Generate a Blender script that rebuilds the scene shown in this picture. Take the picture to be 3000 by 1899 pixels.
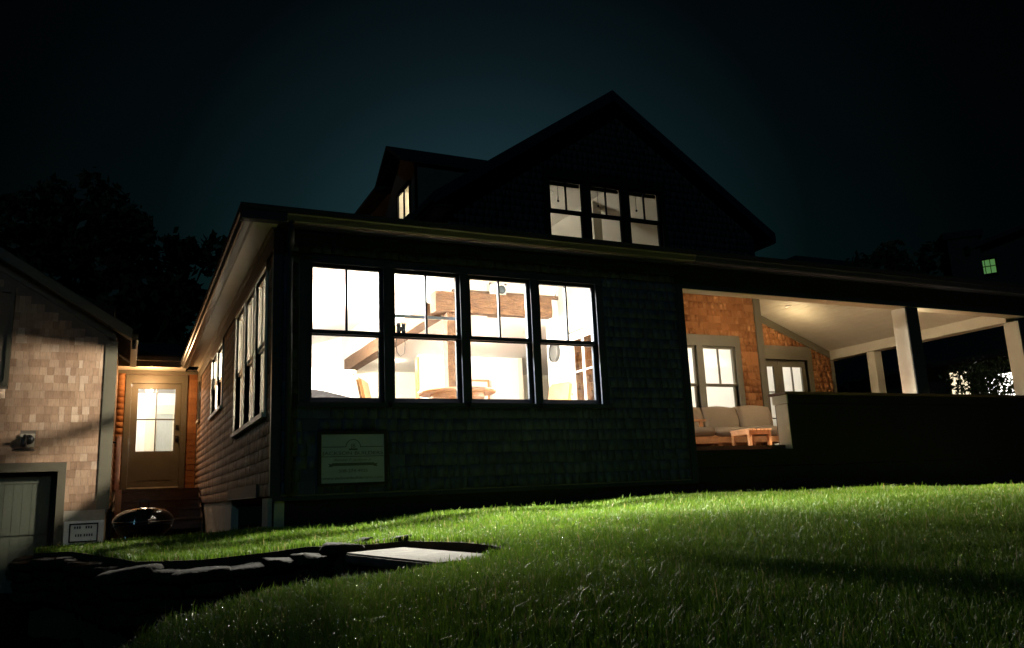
import bpy, bmesh, math, random
import numpy as np
from mathutils import Vector, Matrix, noise
from mathutils.geometry import delaunay_2d_cdt

R = math.radians
random.seed(7)
rng = np.random.default_rng(7)
scene = bpy.context.scene
for o in list(bpy.data.objects):
    bpy.data.objects.remove(o)
col = scene.collection

# ------------------------------------------------------------------ camera
CAM = Vector((-1.318, -8.458, 0.21))
cd = bpy.data.cameras.new('camera')
cd.sensor_width = 36.0
cd.lens = 28.577
cd.clip_start = 0.05
cd.clip_end = 3000
cam = bpy.data.objects.new('camera', cd)
col.objects.link(cam)
cam.matrix_world = (Matrix.Translation(CAM) @ Matrix.Rotation(R(-25.479), 4, 'Z')
                    @ Matrix.Rotation(R(90 + 11.764), 4, 'X') @ Matrix.Rotation(R(-2.541), 4, 'Z'))
scene.camera = cam

# ------------------------------------------------------------------ sky, added blue fill
world = bpy.data.worlds.new('World')
scene.world = world
world.use_nodes = True
nt = world.node_tree
nt.nodes.clear()
sky = nt.nodes.new('ShaderNodeTexSky')
sky.sky_type = 'NISHITA'
sky.sun_disc = False
sky.sun_elevation = R(-2.0)
sky.sun_rotation = R(18)
sky.ozone_density = 6.0
sky.dust_density = 2.0
tint = nt.nodes.new('ShaderNodeMix'); tint.data_type = 'RGBA'; tint.blend_type = 'MULTIPLY'
tint.inputs[0].default_value = 1.0
nt.links.new(sky.outputs[0], tint.inputs[6])
# glow of the town low in the sky beyond the house, fading evenly in every direction
tc = nt.nodes.new('ShaderNodeTexCoord')
dt = nt.nodes.new('ShaderNodeVectorMath'); dt.operation = 'DOT_PRODUCT'
gd_ = Vector((math.sin(R(24)) * math.cos(R(16)), math.cos(R(24)) * math.cos(R(16)), math.sin(R(16))))
dt.inputs[1].default_value = gd_
nt.links.new(tc.outputs['Generated'], dt.inputs[0])
glow = nt.nodes.new('ShaderNodeValToRGB')
ge = glow.color_ramp.elements
GC = (1.25, 1.45, 0.27)
def gcol(k): return (GC[0] * k, GC[1] * k, GC[2] * k, 1)
ge[0].position = 0.0; ge[0].color = gcol(0.012)
ge[1].position = 1.0; ge[1].color = gcol(1.0)
for p_, k_ in ((0.70, 0.02), (0.85, 0.05), (0.93, 0.13), (0.97, 0.40), (0.99, 0.80)):
    e_ = ge.new(p_); e_.color = gcol(k_)
nt.links.new(dt.outputs['Value'], glow.inputs[0])
nt.links.new(glow.outputs[0], tint.inputs[7])
bg = nt.nodes.new('ShaderNodeBackground')
bg.inputs[1].default_value = SKY_STRENGTH = 0.095
out = nt.nodes.new('ShaderNodeOutputWorld')
nt.links.new(tint.outputs[2], bg.inputs[0])
nt.links.new(bg.outputs[0], out.inputs[0])

sl = bpy.data.lights.new('blue_fill', 'SUN')
sl.energy = 0.026  # blue fill added for the teal cast on the front, no moon known
sl.angle = R(2)
sl.color = (0.30, 0.72, 1.0)
so = bpy.data.objects.new('blue_fill', sl)
col.objects.link(so)
so.rotation_euler = (R(62), 0, R(-38))

scene.view_settings.view_transform = 'Standard'
scene.view_settings.look = 'None'
scene.view_settings.exposure = 2.4
scene.view_settings.gamma = 1.0
scene.view_settings.use_curve_mapping = False
scene.cycles.use_denoising = True
scene.cycles.max_bounces = 7
scene.cycles.diffuse_bounces = 4
scene.cycles.glossy_bounces = 3
scene.cycles.transmission_bounces = 4
scene.cycles.transparent_max_bounces = 16
scene.cycles.sample_clamp_indirect = 6.0
scene.cycles.caustics_reflective = False
scene.cycles.caustics_refractive = False

# ------------------------------------------------------------------ materials
MATS = {}
def nodes_of(name):
    m = bpy.data.materials.new(name)
    m.use_nodes = True
    t = m.node_tree
    b = t.nodes['Principled BSDF']
    MATS[name] = m
    return m, t, b

def rnd_value(t):
    """one random number for each loose piece and each object"""
    g = t.nodes.new('ShaderNodeNewGeometry'); oi = t.nodes.new('ShaderNodeObjectInfo')
    a = t.nodes.new('ShaderNodeMath'); a.operation = 'ADD'
    t.links.new(g.outputs['Random Per Island'], a.inputs[0]); t.links.new(oi.outputs['Random'], a.inputs[1])
    f = t.nodes.new('ShaderNodeMath'); f.operation = 'FRACT'
    t.links.new(a.outputs[0], f.inputs[0])
    return f.outputs[0]

def pos_noise(t, scale, vec=(1, 1, 1), detail=4, rough=0.6, offset=None):
    g = t.nodes.new('ShaderNodeNewGeometry')
    mp = t.nodes.new('ShaderNodeMapping'); mp.inputs['Scale'].default_value = vec
    t.links.new(g.outputs['Position'], mp.inputs[0])
    if offset is not None:
        cx = t.nodes.new('ShaderNodeCombineXYZ')
        mu = t.nodes.new('ShaderNodeMath'); mu.operation = 'MULTIPLY'; mu.inputs[1].default_value = 40.0
        t.links.new(offset, mu.inputs[0])
        for i in range(3): t.links.new(mu.outputs[0], cx.inputs[i])
        t.links.new(cx.outputs[0], mp.inputs['Location'])
    n = t.nodes.new('ShaderNodeTexNoise')
    n.inputs['Scale'].default_value = scale; n.inputs['Detail'].default_value = detail
    n.inputs['Roughness'].default_value = rough
    t.links.new(mp.outputs[0], n.inputs['Vector'])
    return n.outputs['Fac']

def ramp(t, fac, stops, interp='LINEAR'):
    r = t.nodes.new('ShaderNodeValToRGB')
    r.color_ramp.interpolation = interp
    e = r.color_ramp.elements
    e[0].position, e[0].color = stops[0][0], (*stops[0][1], 1)
    e[1].position, e[1].color = stops[-1][0], (*stops[-1][1], 1)
    for p, c in stops[1:-1]:
        x = e.new(p); x.color = (*c, 1)
    t.links.new(fac, r.inputs[0])
    return r.outputs[0]

def mul(t, a, b, fac=1.0):
    m = t.nodes.new('ShaderNodeMix'); m.data_type = 'RGBA'; m.blend_type = 'MULTIPLY'
    m.inputs[0].default_value = fac
    t.links.new(a, m.inputs[6]); t.links.new(b, m.inputs[7])
    return m.outputs[2]

def bump(t, b, fac, strength=0.3, dist=0.01):
    bp = t.nodes.new('ShaderNodeBump')
    bp.inputs['Strength'].default_value = strength; bp.inputs['Distance'].default_value = dist
    t.links.new(fac, bp.inputs['Height']); t.links.new(bp.outputs[0], b.inputs['Normal'])

def plain(name, c, rough=0.6, var=0.12, scale=6, metallic=0.0, spec=0.4, bstr=0.1, vec=(1, 1, 1), coat=0.0):
    m, t, b = nodes_of(name)
    n = pos_noise(t, scale, vec)
    lo = tuple(max(0, x * (1 - var)) for x in c); hi = tuple(min(1, x * (1 + var)) for x in c)
    t.links.new(ramp(t, n, [(0.3, lo), (0.7, hi)]), b.inputs['Base Color'])
    b.inputs['Roughness'].default_value = rough
    b.inputs['Metallic'].default_value = metallic
    b.inputs['Specular IOR Level'].default_value = spec
    b.inputs['Coat Weight'].default_value = coat
    if bstr: bump(t, b, pos_noise(t, scale * 8, vec), bstr, 0.004)
    return m

def shingle_mat(name, stops):
    m, t, b = nodes_of(name)
    r = rnd_value(t)
    c = ramp(t, r, stops)
    grain = pos_noise(t, 1.0, (120, 120, 7), 5, 0.65, r)
    g = ramp(t, grain, [(0.25, (0.62, 0.60, 0.58)), (0.75, (1.15, 1.12, 1.1))])
    c = mul(t, c, g)
    w = pos_noise(t, 2.2, (1, 1, 1.6), 3, 0.6)
    c = mul(t, c, ramp(t, w, [(0.3, (0.78, 0.77, 0.78)), (0.7, (1.1, 1.1, 1.08))]))
    t.links.new(c, b.inputs['Base Color'])
    b.inputs['Roughness'].default_value = 0.85
    b.inputs['Specular IOR Level'].default_value = 0.2
    bump(t, b, grain, 0.3, 0.003)
    return m

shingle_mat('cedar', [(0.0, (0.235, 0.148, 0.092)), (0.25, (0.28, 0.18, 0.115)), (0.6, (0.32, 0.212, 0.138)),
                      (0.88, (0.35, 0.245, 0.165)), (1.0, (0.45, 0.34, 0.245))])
shingle_mat('cedar_fresh', [(0.0, (0.185, 0.075, 0.026)), (0.3, (0.22, 0.092, 0.032)), (0.7, (0.25, 0.11, 0.040)),
                            (1.0, (0.30, 0.145, 0.060))])  # more orange cedar tones, for the porch and breezeway walls
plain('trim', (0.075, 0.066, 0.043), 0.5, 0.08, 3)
plain('shaded_trim', (0.012, 0.017, 0.028), 0.6, 0.08, 3, spec=0.12)  # trim of the front, darkened so its shade is in the colour
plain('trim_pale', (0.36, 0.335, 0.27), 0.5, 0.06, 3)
shingle_mat('cedar_dark', [(0.0, (0.019, 0.028, 0.062)), (0.5, (0.025, 0.037, 0.078)), (1.0, (0.032, 0.046, 0.092))])  # front shingles: same cedar, night shade and blue cast put into the colour
shingle_mat('cedar_gable', [(0.0, (0.017, 0.024, 0.027)), (0.5, (0.022, 0.030, 0.034)), (1.0, (0.029, 0.038, 0.042))])  # gable shingles: same cedar with the shade put into the colour
plain('sheathing', (0.10, 0.08, 0.06), 0.9)
plain('black_trim', (0.010, 0.010, 0.011), 0.7, spec=0.08)
plain('gutter', (0.05, 0.045, 0.036), 0.3, 0.05, 3, metallic=0.2, bstr=0.02)
plain('white_wall', (0.74, 0.735, 0.715), 0.8, 0.02, 2, bstr=0.03)
plain('cream_wall', (0.66, 0.62, 0.53), 0.8, 0.03, 2, bstr=0.03)
plain('white_paint', (0.80, 0.78, 0.73), 0.4, 0.03, 3, bstr=0.02)
plain('cream_paint', (0.72, 0.66, 0.52), 0.45, 0.04, 3, bstr=0.02)
plain('floor_wood', (0.09, 0.05, 0.03), 0.4, 0.3, 3, vec=(1, 12, 1))
plain('warm_wood', (0.33, 0.15, 0.06), 0.45, 0.25, 4, vec=(2, 2, 14))
plain('teak', (0.42, 0.20, 0.085), 0.5, 0.28, 9, vec=(1, 1, 1))
plain('post_wood', (0.40, 0.19, 0.115), 0.65, 0.28, 5, vec=(8, 8, 1))
plain('deck_wood', (0.085, 0.045, 0.03), 0.6, 0.25, 5, vec=(1, 8, 8))
plain('table_wood', (0.17, 0.085, 0.04), 0.35, 0.2, 4, vec=(1, 9, 1))
plain('leather', (0.17, 0.075, 0.02), 0.45, 0.12, 6)
plain('cushion', (0.235, 0.19, 0.145), 0.95, 0.10, 60, spec=0.1, bstr=0.35)
plain('grey_cloth', (0.085, 0.082, 0.088), 0.95, 0.1, 40, spec=0.1, bstr=0.3)
plain('asphalt_roof', (0.022, 0.022, 0.024), 0.95, 0.4, 40, spec=0.1, bstr=0.6)
plain('concrete', (0.30, 0.265, 0.20), 0.9, 0.15, 7, bstr=0.25)
plain('metal_black', (0.006, 0.006, 0.0065), 0.4, 0.1, 4, spec=0.25, bstr=0.0)
plain('enamel', (0.008, 0.008, 0.009), 0.06, 0.05, 4, spec=0.6, bstr=0.0, coat=0.6)
plain('steel', (0.55, 0.55, 0.53), 0.25, 0.05, 4, metallic=1.0, bstr=0.0)
plain('brass', (0.45, 0.36, 0.22), 0.3, 0.05, 4, metallic=1.0, bstr=0.0)
plain('sign_board', (0.13, 0.155, 0.24), 0.5, 0.06, 5, bstr=0.05)
plain('sign_ink', (0.02, 0.03, 0.035), 0.6, 0.05)
plain('bark', (0.05, 0.04, 0.03), 0.95, 0.3, 9, bstr=0.6)
plain('path_shade', (0.006, 0.005, 0.004), 1.0, 0.5, 14, spec=0.02, bstr=0.9)  # near-black: the darkness over the path is put into its colour
plain('soil', (0.028, 0.021, 0.014), 0.97, 0.4, 8, spec=0.1, bstr=0.6)
plain('far_wall', (0.022, 0.02, 0.018), 0.9)
plain('garage_paint', (0.058, 0.063, 0.043), 0.55, 0.10, 3, vec=(6, 6, 1))
plain('rubber', (0.015, 0.015, 0.016), 0.55)
plain('paper', (0.78, 0.74, 0.66), 0.8, 0.1, 3)
plain('grey_paint', (0.06, 0.06, 0.058), 0.5)
plain('curtain', (0.42, 0.45, 0.42), 0.9, 0.1, 8, vec=(14, 14, 1))

def timber_mat():
    m, t, b = nodes_of('timber')
    g = pos_noise(t, 1.0, (5, 16, 16), 6, 0.7)
    c = ramp(t, g, [(0.25, (0.04, 0.017, 0.007)), (0.5, (0.10, 0.048, 0.020)), (0.75, (0.17, 0.092, 0.043))])
    vo = t.nodes.new('ShaderNodeTexVoronoi'); vo.inputs['Scale'].default_value = 9
    vo.feature = 'DISTANCE_TO_EDGE'
    c = mul(t, c, ramp(t, vo.outputs['Distance'], [(0.0, (0.45, 0.42, 0.4)), (0.06, (1, 1, 1))]))
    t.links.new(c, b.inputs['Base Color'])
    b.inputs['Roughness'].default_value = 0.8
    bump(t, b, g, 0.9, 0.02)
timber_mat()

def stone_mat(name, stops, bs=0.6):
    m, t, b = nodes_of(name)
    r = rnd_value(t)
    n = pos_noise(t, 7, (1, 1, 1), 7, 0.65, r)
    c = ramp(t, n, stops)
    c = mul(t, c, ramp(t, r, [(0, (0.75, 0.74, 0.72)), (1, (1.15, 1.12, 1.08))]))
    t.links.new(c, b.inputs['Base Color'])
    b.inputs['Roughness'].default_value = 0.9
    b.inputs['Specular IOR Level'].default_value = 0.1
    bump(t, b, pos_noise(t, 26, (1, 1, 1), 6), bs, 0.02)
stone_mat('field_stone', [(0.3, (0.004, 0.004, 0.003)), (0.55, (0.011, 0.010, 0.008)), (0.8, (0.03, 0.027, 0.022))])
stone_mat('step_stone', [(0.25, (0.035, 0.033, 0.03)), (0.5, (0.065, 0.062, 0.055)), (0.8, (0.10, 0.096, 0.085))], 0.35)

def glass_mat():
    m, t, b = nodes_of('glass')
    t.nodes.remove(b)
    o = t.nodes['Material Output']
    tr = t.nodes.new('ShaderNodeBsdfTransparent'); tr.inputs[0].default_value = (0.96, 0.98, 0.97, 1)
    gl = t.nodes.new('ShaderNodeBsdfGlossy'); gl.inputs['Roughness'].default_value = 0.02
    lw = t.nodes.new('ShaderNodeLayerWeight'); lw.inputs[0].default_value = 0.5
    pw = t.nodes.new('ShaderNodeMath'); pw.operation = 'POWER'; pw.inputs[1].default_value = 4.0
    ma = t.nodes.new('ShaderNodeMath'); ma.operation = 'MULTIPLY_ADD'; ma.inputs[1].default_value = 0.55; ma.inputs[2].default_value = 0.045
    t.links.new(lw.outputs['Facing'], pw.inputs[0]); t.links.new(pw.outputs[0], ma.inputs[0])
    mx = t.nodes.new('ShaderNodeMixShader')
    t.links.new(ma.outputs[0], mx.inputs[0]); t.links.new(tr.outputs[0], mx.inputs[1]); t.links.new(gl.outputs[0], mx.inputs[2])
    t.links.new(mx.outputs[0], o.inputs[0])
glass_mat()

def emit_mat(name, c, s):
    m, t, b = nodes_of(name)
    b.inputs['Base Color'].default_value = (0.8, 0.8, 0.8, 1)
    b.inputs['Emission Color'].default_value = (*c, 1)
    b.inputs['Emission Strength'].default_value = s
emit_mat('bulb_white', (1.0, 0.90, 0.76), 4)
emit_mat('bulb_warm', (1.0, 0.70, 0.42), 0.12)
emit_mat('window_glow_white', (1.0, 0.95, 0.85), 1.1)
emit_mat('window_glow_cream', (1.0, 0.82, 0.52), 0.28)
emit_mat('window_glow_green', (0.20, 0.55, 0.10), 0.06)

def leaf_mat(name, lo, hi, trans=0.35, rough=0.5, spec=0.35, straw=None):
    m, t, b = nodes_of(name)
    g = t.nodes.new('ShaderNodeNewGeometry')
    c = ramp(t, g.outputs['Random Per Island'], [(0, lo), (.95, hi), (.965, straw or hi), (1, straw or hi)])
    t.links.new(c, b.inputs['Base Color'])
    b.inputs['Roughness'].default_value = rough
    b.inputs['Specular IOR Level'].default_value = spec
    o = t.nodes['Material Output']
    tl = t.nodes.new('ShaderNodeBsdfTranslucent'); t.links.new(c, tl.inputs[0])
    mx = t.nodes.new('ShaderNodeMixShader'); mx.inputs[0].default_value = trans
    t.links.new(b.outputs[0], mx.inputs[1]); t.links.new(tl.outputs[0], mx.inputs[2])
    t.links.new(mx.outputs[0], o.inputs[0])
leaf_mat('grass_blade', (0.056, 0.130, 0.008), (0.142, 0.22, 0.024), 0.3, 0.5, 0.22, (0.30, 0.25, 0.10))
leaf_mat('leaf_dark', (0.02, 0.035, 0.012), (0.05, 0.07, 0.02))
m, t, b = nodes_of('dew')
b.inputs['Base Color'].default_value = (0.9, 0.95, 0.95, 1); b.inputs['Roughness'].default_value = 0.16
b.inputs['Specular IOR Level'].default_value = 1.0; b.inputs['Metallic'].default_value = 1.0

# ------------------------------------------------------------------ mesh helpers
WL = {}                     # world location of each parent
def link(o, parent=None, loc=(0, 0, 0)):
    col.objects.link(o)
    o.location = loc
    if parent is not None:
        o.parent = parent
        WL[o] = WL[parent] + Vector(loc)
    else:
        WL[o] = Vector(loc)
    return o

def thing(name, label, cat, loc=(0, 0, 0), group=None, kind=None):
    o = bpy.data.objects.new(name, None)
    o.empty_display_size = 0.2
    link(o, None, loc)
    return tag(o, label, cat, group, kind)

def tag(o, label=None, cat=None, group=None, kind=None):
    if label: o['label'] = label
    if cat: o['category'] = cat
    if group: o['group'] = group
    if kind: o['kind'] = kind
    return o

class MB:
    """collects shapes in world coordinates; build() links them as one mesh object"""
    def __init__(s): s.v = []; s.f = []
    def add(s, vs, fs):
        b = len(s.v)
        s.v += [tuple(v) for v in vs]; s.f += [tuple(b + i for i in f) for f in fs]
        return s
    def box(s, x0, x1, y0, y1, z0, z1):
        return s.add([(x0, y0, z0), (x1, y0, z0), (x1, y1, z0), (x0, y1, z0), (x0, y0, z1), (x1, y0, z1), (x1, y1, z1), (x0, y1, z1)],
                     [(0, 3, 2, 1), (4, 5, 6, 7), (0, 1, 5, 4), (1, 2, 6, 5), (2, 3, 7, 6), (3, 0, 4, 7)])
    def hexa(s, p):         # 8 corners, bottom ring then top ring
        return s.add(p, [(0, 3, 2, 1), (4, 5, 6, 7), (0, 1, 5, 4), (1, 2, 6, 5), (2, 3, 7, 6), (3, 0, 4, 7)])
    def bbox(s, x0, x1, y0, y1, z0, z1, bev=0.006):
        bm = bmesh.new()
        bmesh.ops.create_cube(bm, size=1, matrix=Matrix.Translation(((x0 + x1) / 2, (y0 + y1) / 2, (z0 + z1) / 2)) @ Matrix.Diagonal((x1 - x0, y1 - y0, z1 - z0, 1)))
        bmesh.ops.bevel(bm, geom=bm.edges[:], offset=bev, segments=2, affect='EDGES')
        bm.verts.index_update()
        s.add([v.co[:] for v in bm.verts], [[v.index for v in f.verts] for f in bm.faces]); bm.free()
        return s
    def prism(s, poly, d):  # poly: planar list of points, d: offset vector
        n = len(poly); d = Vector(d)
        a = [Vector(p) for p in poly]; vs = a + [p + d for p in a]
        fs = [tuple(range(n)), tuple(range(2 * n - 1, n - 1, -1))] + [(i, i + n, (i + 1) % n + n, (i + 1) % n) for i in range(n)]
        return s.add(vs, fs)
    def tube(s, pts, r, n=8, cap=True):
        pts = [Vector(p) for p in pts]; rr = r if isinstance(r, (list, tuple)) else [r] * len(pts)
        vs = []; fs = []
        for i, p in enumerate(pts):
            d = (pts[min(i + 1, len(pts) - 1)] - pts[max(i - 1, 0)]).normalized()
            a = d.orthogonal().normalized() if abs(d.z) > .9 else d.cross(Vector((0, 0, 1))).normalized()
            c = d.cross(a)
            vs += [p + (a * math.cos(2 * math.pi * k / n) + c * math.sin(2 * math.pi * k / n)) * rr[i] for k in range(n)]
        for i in range(len(pts) - 1):
            fs += [(i * n + k, i * n + (k + 1) % n, (i + 1) * n + (k + 1) % n, (i + 1) * n + k) for k in range(n)]
        if cap: fs += [tuple(range(n - 1, -1, -1)), tuple((len(pts) - 1) * n + k for k in range(n))]
        return s.add(vs, fs)
    def lathe(s, prof, c, n=32, axis='z'):
        vs = []; fs = []
        for r, h in prof:
            for k in range(n):
                a = 2 * math.pi * k / n; x, y = r * math.cos(a), r * math.sin(a)
                vs.append((c[0] + x, c[1] + y, c[2] + h) if axis == 'z' else (c[0] + x, c[1] + h, c[2] + y) if axis == 'y' else (c[0] + h, c[1] + x, c[2] + y))
        for i in range(len(prof) - 1):
            fs += [(i * n + k, i * n + (k + 1) % n, (i + 1) * n + (k + 1) % n, (i + 1) * n + k) for k in range(n)]
        fs += [tuple(range(n - 1, -1, -1)), tuple((len(prof) - 1) * n + k for k in range(n))]
        return s.add(vs, fs)
    def build(s, name, mat, parent=None, smooth=False, recalc=True):
        me = bpy.data.meshes.new(name)
        o = bpy.data.objects.new(name, me)
        link(o, parent)
        off = WL[o]
        me.from_pydata([(x - off.x, y - off.y, z - off.z) for x, y, z in s.v], [], s.f)
        me.materials.append(MATS[mat])
        if recalc:
            bm = bmesh.new(); bm.from_mesh(me); bmesh.ops.recalc_face_normals(bm, faces=bm.faces); bm.to_mesh(me); bm.free()
        if smooth:
            me.polygons.foreach_set('use_smooth', [True] * len(me.polygons))
        return o

def box(name, mat, parent, *b, bev=0):
    mb = MB()
    (mb.bbox(*b, bev=bev) if bev else mb.box(*b))
    return mb.build(name, mat, parent)

def np_mesh(name, verts, faces_flat, counts, mat, parent=None, smooth=False):
    me = bpy.data.meshes.new(name)
    me.vertices.add(len(verts)); me.vertices.foreach_set('co', np.asarray(verts, np.float32).ravel())
    me.loops.add(len(faces_flat)); me.loops.foreach_set('vertex_index', np.asarray(faces_flat, np.int32))
    counts = np.asarray(counts, np.int32)
    me.polygons.add(len(counts))
    me.polygons.foreach_set('loop_start', np.concatenate([[0], np.cumsum(counts)[:-1]]).astype(np.int32))
    me.polygons.foreach_set('loop_total', counts)
    if smooth: me.polygons.foreach_set('use_smooth', np.ones(len(counts), bool))
    me.update(); me.validate()
    me.materials.append(MATS[mat])
    o = bpy.data.objects.new(name, me)
    link(o, parent)
    return o

class Face:
    """a vertical wall face: u along the wall, n outwards, z up"""
    def __init__(s, origin, ud, nd): s.o = Vector(origin); s.u = Vector(ud); s.n = Vector(nd)
    def p(s, u, n, z): q = s.o + s.u * u + s.n * n; return (q.x, q.y, z)
    def fbox(s, mb, u0, u1, n0, n1, z0, z1):
        p = s.p
        return mb.hexa([p(u0, n0, z0), p(u1, n0, z0), p(u1, n1, z0), p(u0, n1, z0), p(u0, n0, z1), p(u1, n0, z1), p(u1, n1, z1), p(u0, n1, z1)])

def wall(name, mat, parent, F, u0, u1, z0, z1, thick, holes=(), top=None):
    """a wall with real openings; top(u) may lower the upper edge (gable)"""
    us = sorted({u0, u1, *[h[0] for h in holes], *[h[1] for h in holes]})
    zs = sorted({z0, z1, *[h[2] for h in holes], *[h[3] for h in holes]})
    us = [u for u in us if u0 <= u <= u1]; zs = [z for z in zs if z0 <= z <= z1]
    mb = MB()
    for i in range(len(us) - 1):
        run = None
        for j in range(len(zs) - 1):
            uc, zc = (us[i] + us[i + 1]) / 2, (zs[j] + zs[j + 1]) / 2
            solid = not any(h[0] < uc < h[1] and h[2] < zc < h[3] for h in holes)
            if solid: run = (run[0] if run else zs[j], zs[j + 1])
            if run and (not solid or j == len(zs) - 2):
                if top and run[1] == z1:
                    ta, tb = top(us[i]), top(us[i + 1])
                    p = F.p
                    mb.hexa([p(us[i], 0, run[0]), p(us[i + 1], 0, run[0]), p(us[i + 1], -thick, run[0]), p(us[i], -thick, run[0]),
                             p(us[i], 0, ta), p(us[i + 1], 0, tb), p(us[i + 1], -thick, tb), p(us[i], -thick, ta)])
                else:
                    F.fbox(mb, us[i], us[i + 1], 0, -thick, run[0], run[1])
                run = None
    return mb.build(name, mat, parent)

# camera projection, used only to choose which pieces show largest
VM = cam.matrix_world.inverted()
def px(p):
    v = VM @ Vector(p)
    if v.z > -0.1: return None
    return 1500 + 2381.4 * v.x / -v.z, 949.5 - 2381.4 * v.y / -v.z, -v.z

EXPO = 0.127
UNIT = {}
def unit_shingle(mat):
    if mat not in UNIT:
        me = bpy.data.meshes.new('shingle')
        h = EXPO + 0.022
        vs = [(-.5, 0, 0), (.5, 0, 0), (.5, -.008, 0), (-.5, -.008, 0), (-.5, 0, h), (.5, 0, h), (.5, -.002, h), (-.5, -.002, h)]
        me.from_pydata(vs, [], [(0, 1, 2, 3), (4, 7, 6, 5), (3, 2, 6, 7), (0, 3, 7, 4), (2, 1, 5, 6)])
        me.materials.append(MATS[mat])
        UNIT[mat] = me
    return UNIT[mat]

SHINGLES = []        # (house, wallpart, Face, u, z, width, height, mat, weight)
def shingle(owner, part, F, u0, u1, z0, z1, mat, holes=(), top=None, weight=1.0, uclip=None, widths=(.06, .075, .085, .09, .1, .11, .125, .14, .165)):
    k = 0
    rr = random.Random(int(u0 * 100) * 31 + int(z0 * 100) * 7 + int(u1 * 100) + len(mat))
    while z0 + k * EXPO < z1 - 0.02:
        z = z0 + k * EXPO
        zt = min(z + EXPO, z1)
        a = u0
        ub = u1
        if uclip: a, ub = uclip(z, zt)
        cuts = sorted([(h[0], h[1]) for h in holes if h[2] < zt - 0.06 and h[3] > z + 0.06])
        spans = []
        cur = a
        for c0, c1 in cuts:
            if c0 > cur: spans.append((cur, min(c0, ub)))
            cur = max(cur, c1)
        if cur < ub: spans.append((cur, ub))
        for s0, s1 in spans:
            u = s0
            first = True
            while u < s1 - 0.012:
                w = rr.choice(widths)
                if first and len(widths) > 1: w *= rr.uniform(.4, 1)
                first = False
                if u + w > s1 - .05: w = s1 - u
                SHINGLES.append((owner, part, F, u + w / 2, z + rr.uniform(-.002, .002), max(w - .004, .01), zt - z, mat, weight))
                u += w
        k += 1

def emit_shingles(limit=300):
    """the pieces that show largest become objects, the rest one mesh per wall"""
    owners = {}
    for s in SHINGLES: owners.setdefault(s[0], []).append(s)
    for owner, lst in owners.items():
        sc = []
        for s in lst:
            q = px(s[2].p(s[3], 0, s[4] + .06))
            if q is None or not (0 < q[0] < 3000 and 0 < q[1] < 1640): sc.append(0); continue
            v = (Vector(s[2].p(s[3], 0, s[4])) - CAM).normalized()
            sc.append(s[8] * max(0, -v.dot(s[2].n)) * s[5] * EXPO / q[2] ** 2)
        order = sorted(range(len(lst)), key=lambda i: -sc[i])
        pick = set(i for i in order[:limit] if sc[i] > 0)
        rest = {}
        for i, s in enumerate(lst):
            _, part, F, u, z, w, hh, mat, _ = s
            if i in pick:
                o = bpy.data.objects.new('shingle', unit_shingle(mat))
                p = Vector(F.p(u, 0, z)) - WL[part]
                link(o, part, p)
                o.rotation_euler.z = math.atan2(F.n.x, -F.n.y)
                o.scale = (w, 1, (hh + .022) / (EXPO + .022))
            else:
                rest.setdefault((part, mat), []).append((F, u, z, w, hh))
        for (part, mat), L in rest.items():
            vs = []; fs = []
            for F, u, z, w, hh in L:
                b = len(vs); h = hh + .022
                vs += [F.p(u - w / 2, 0, z), F.p(u + w / 2, 0, z), F.p(u + w / 2, .008, z), F.p(u - w / 2, .008, z),
                       F.p(u - w / 2, 0, z + h), F.p(u + w / 2, 0, z + h), F.p(u + w / 2, .002, z + h), F.p(u - w / 2, .002, z + h)]
                for f in [(0, 1, 2, 3), (4, 7, 6, 5), (3, 2, 6, 7), (0, 3, 7, 4), (2, 1, 5, 6)]: fs += [b + i for i in f]
            off = np.array(WL[part])
            o = np_mesh('shingle_rows', np.array(vs) - off, fs, [4] * (len(fs) // 4), mat, part)
            o['kind'] = 'stuff'
            bm = bmesh.new(); bm.from_mesh(o.data); bmesh.ops.recalc_face_normals(bm, faces=bm.faces); bm.to_mesh(o.data); bm.free()

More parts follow.
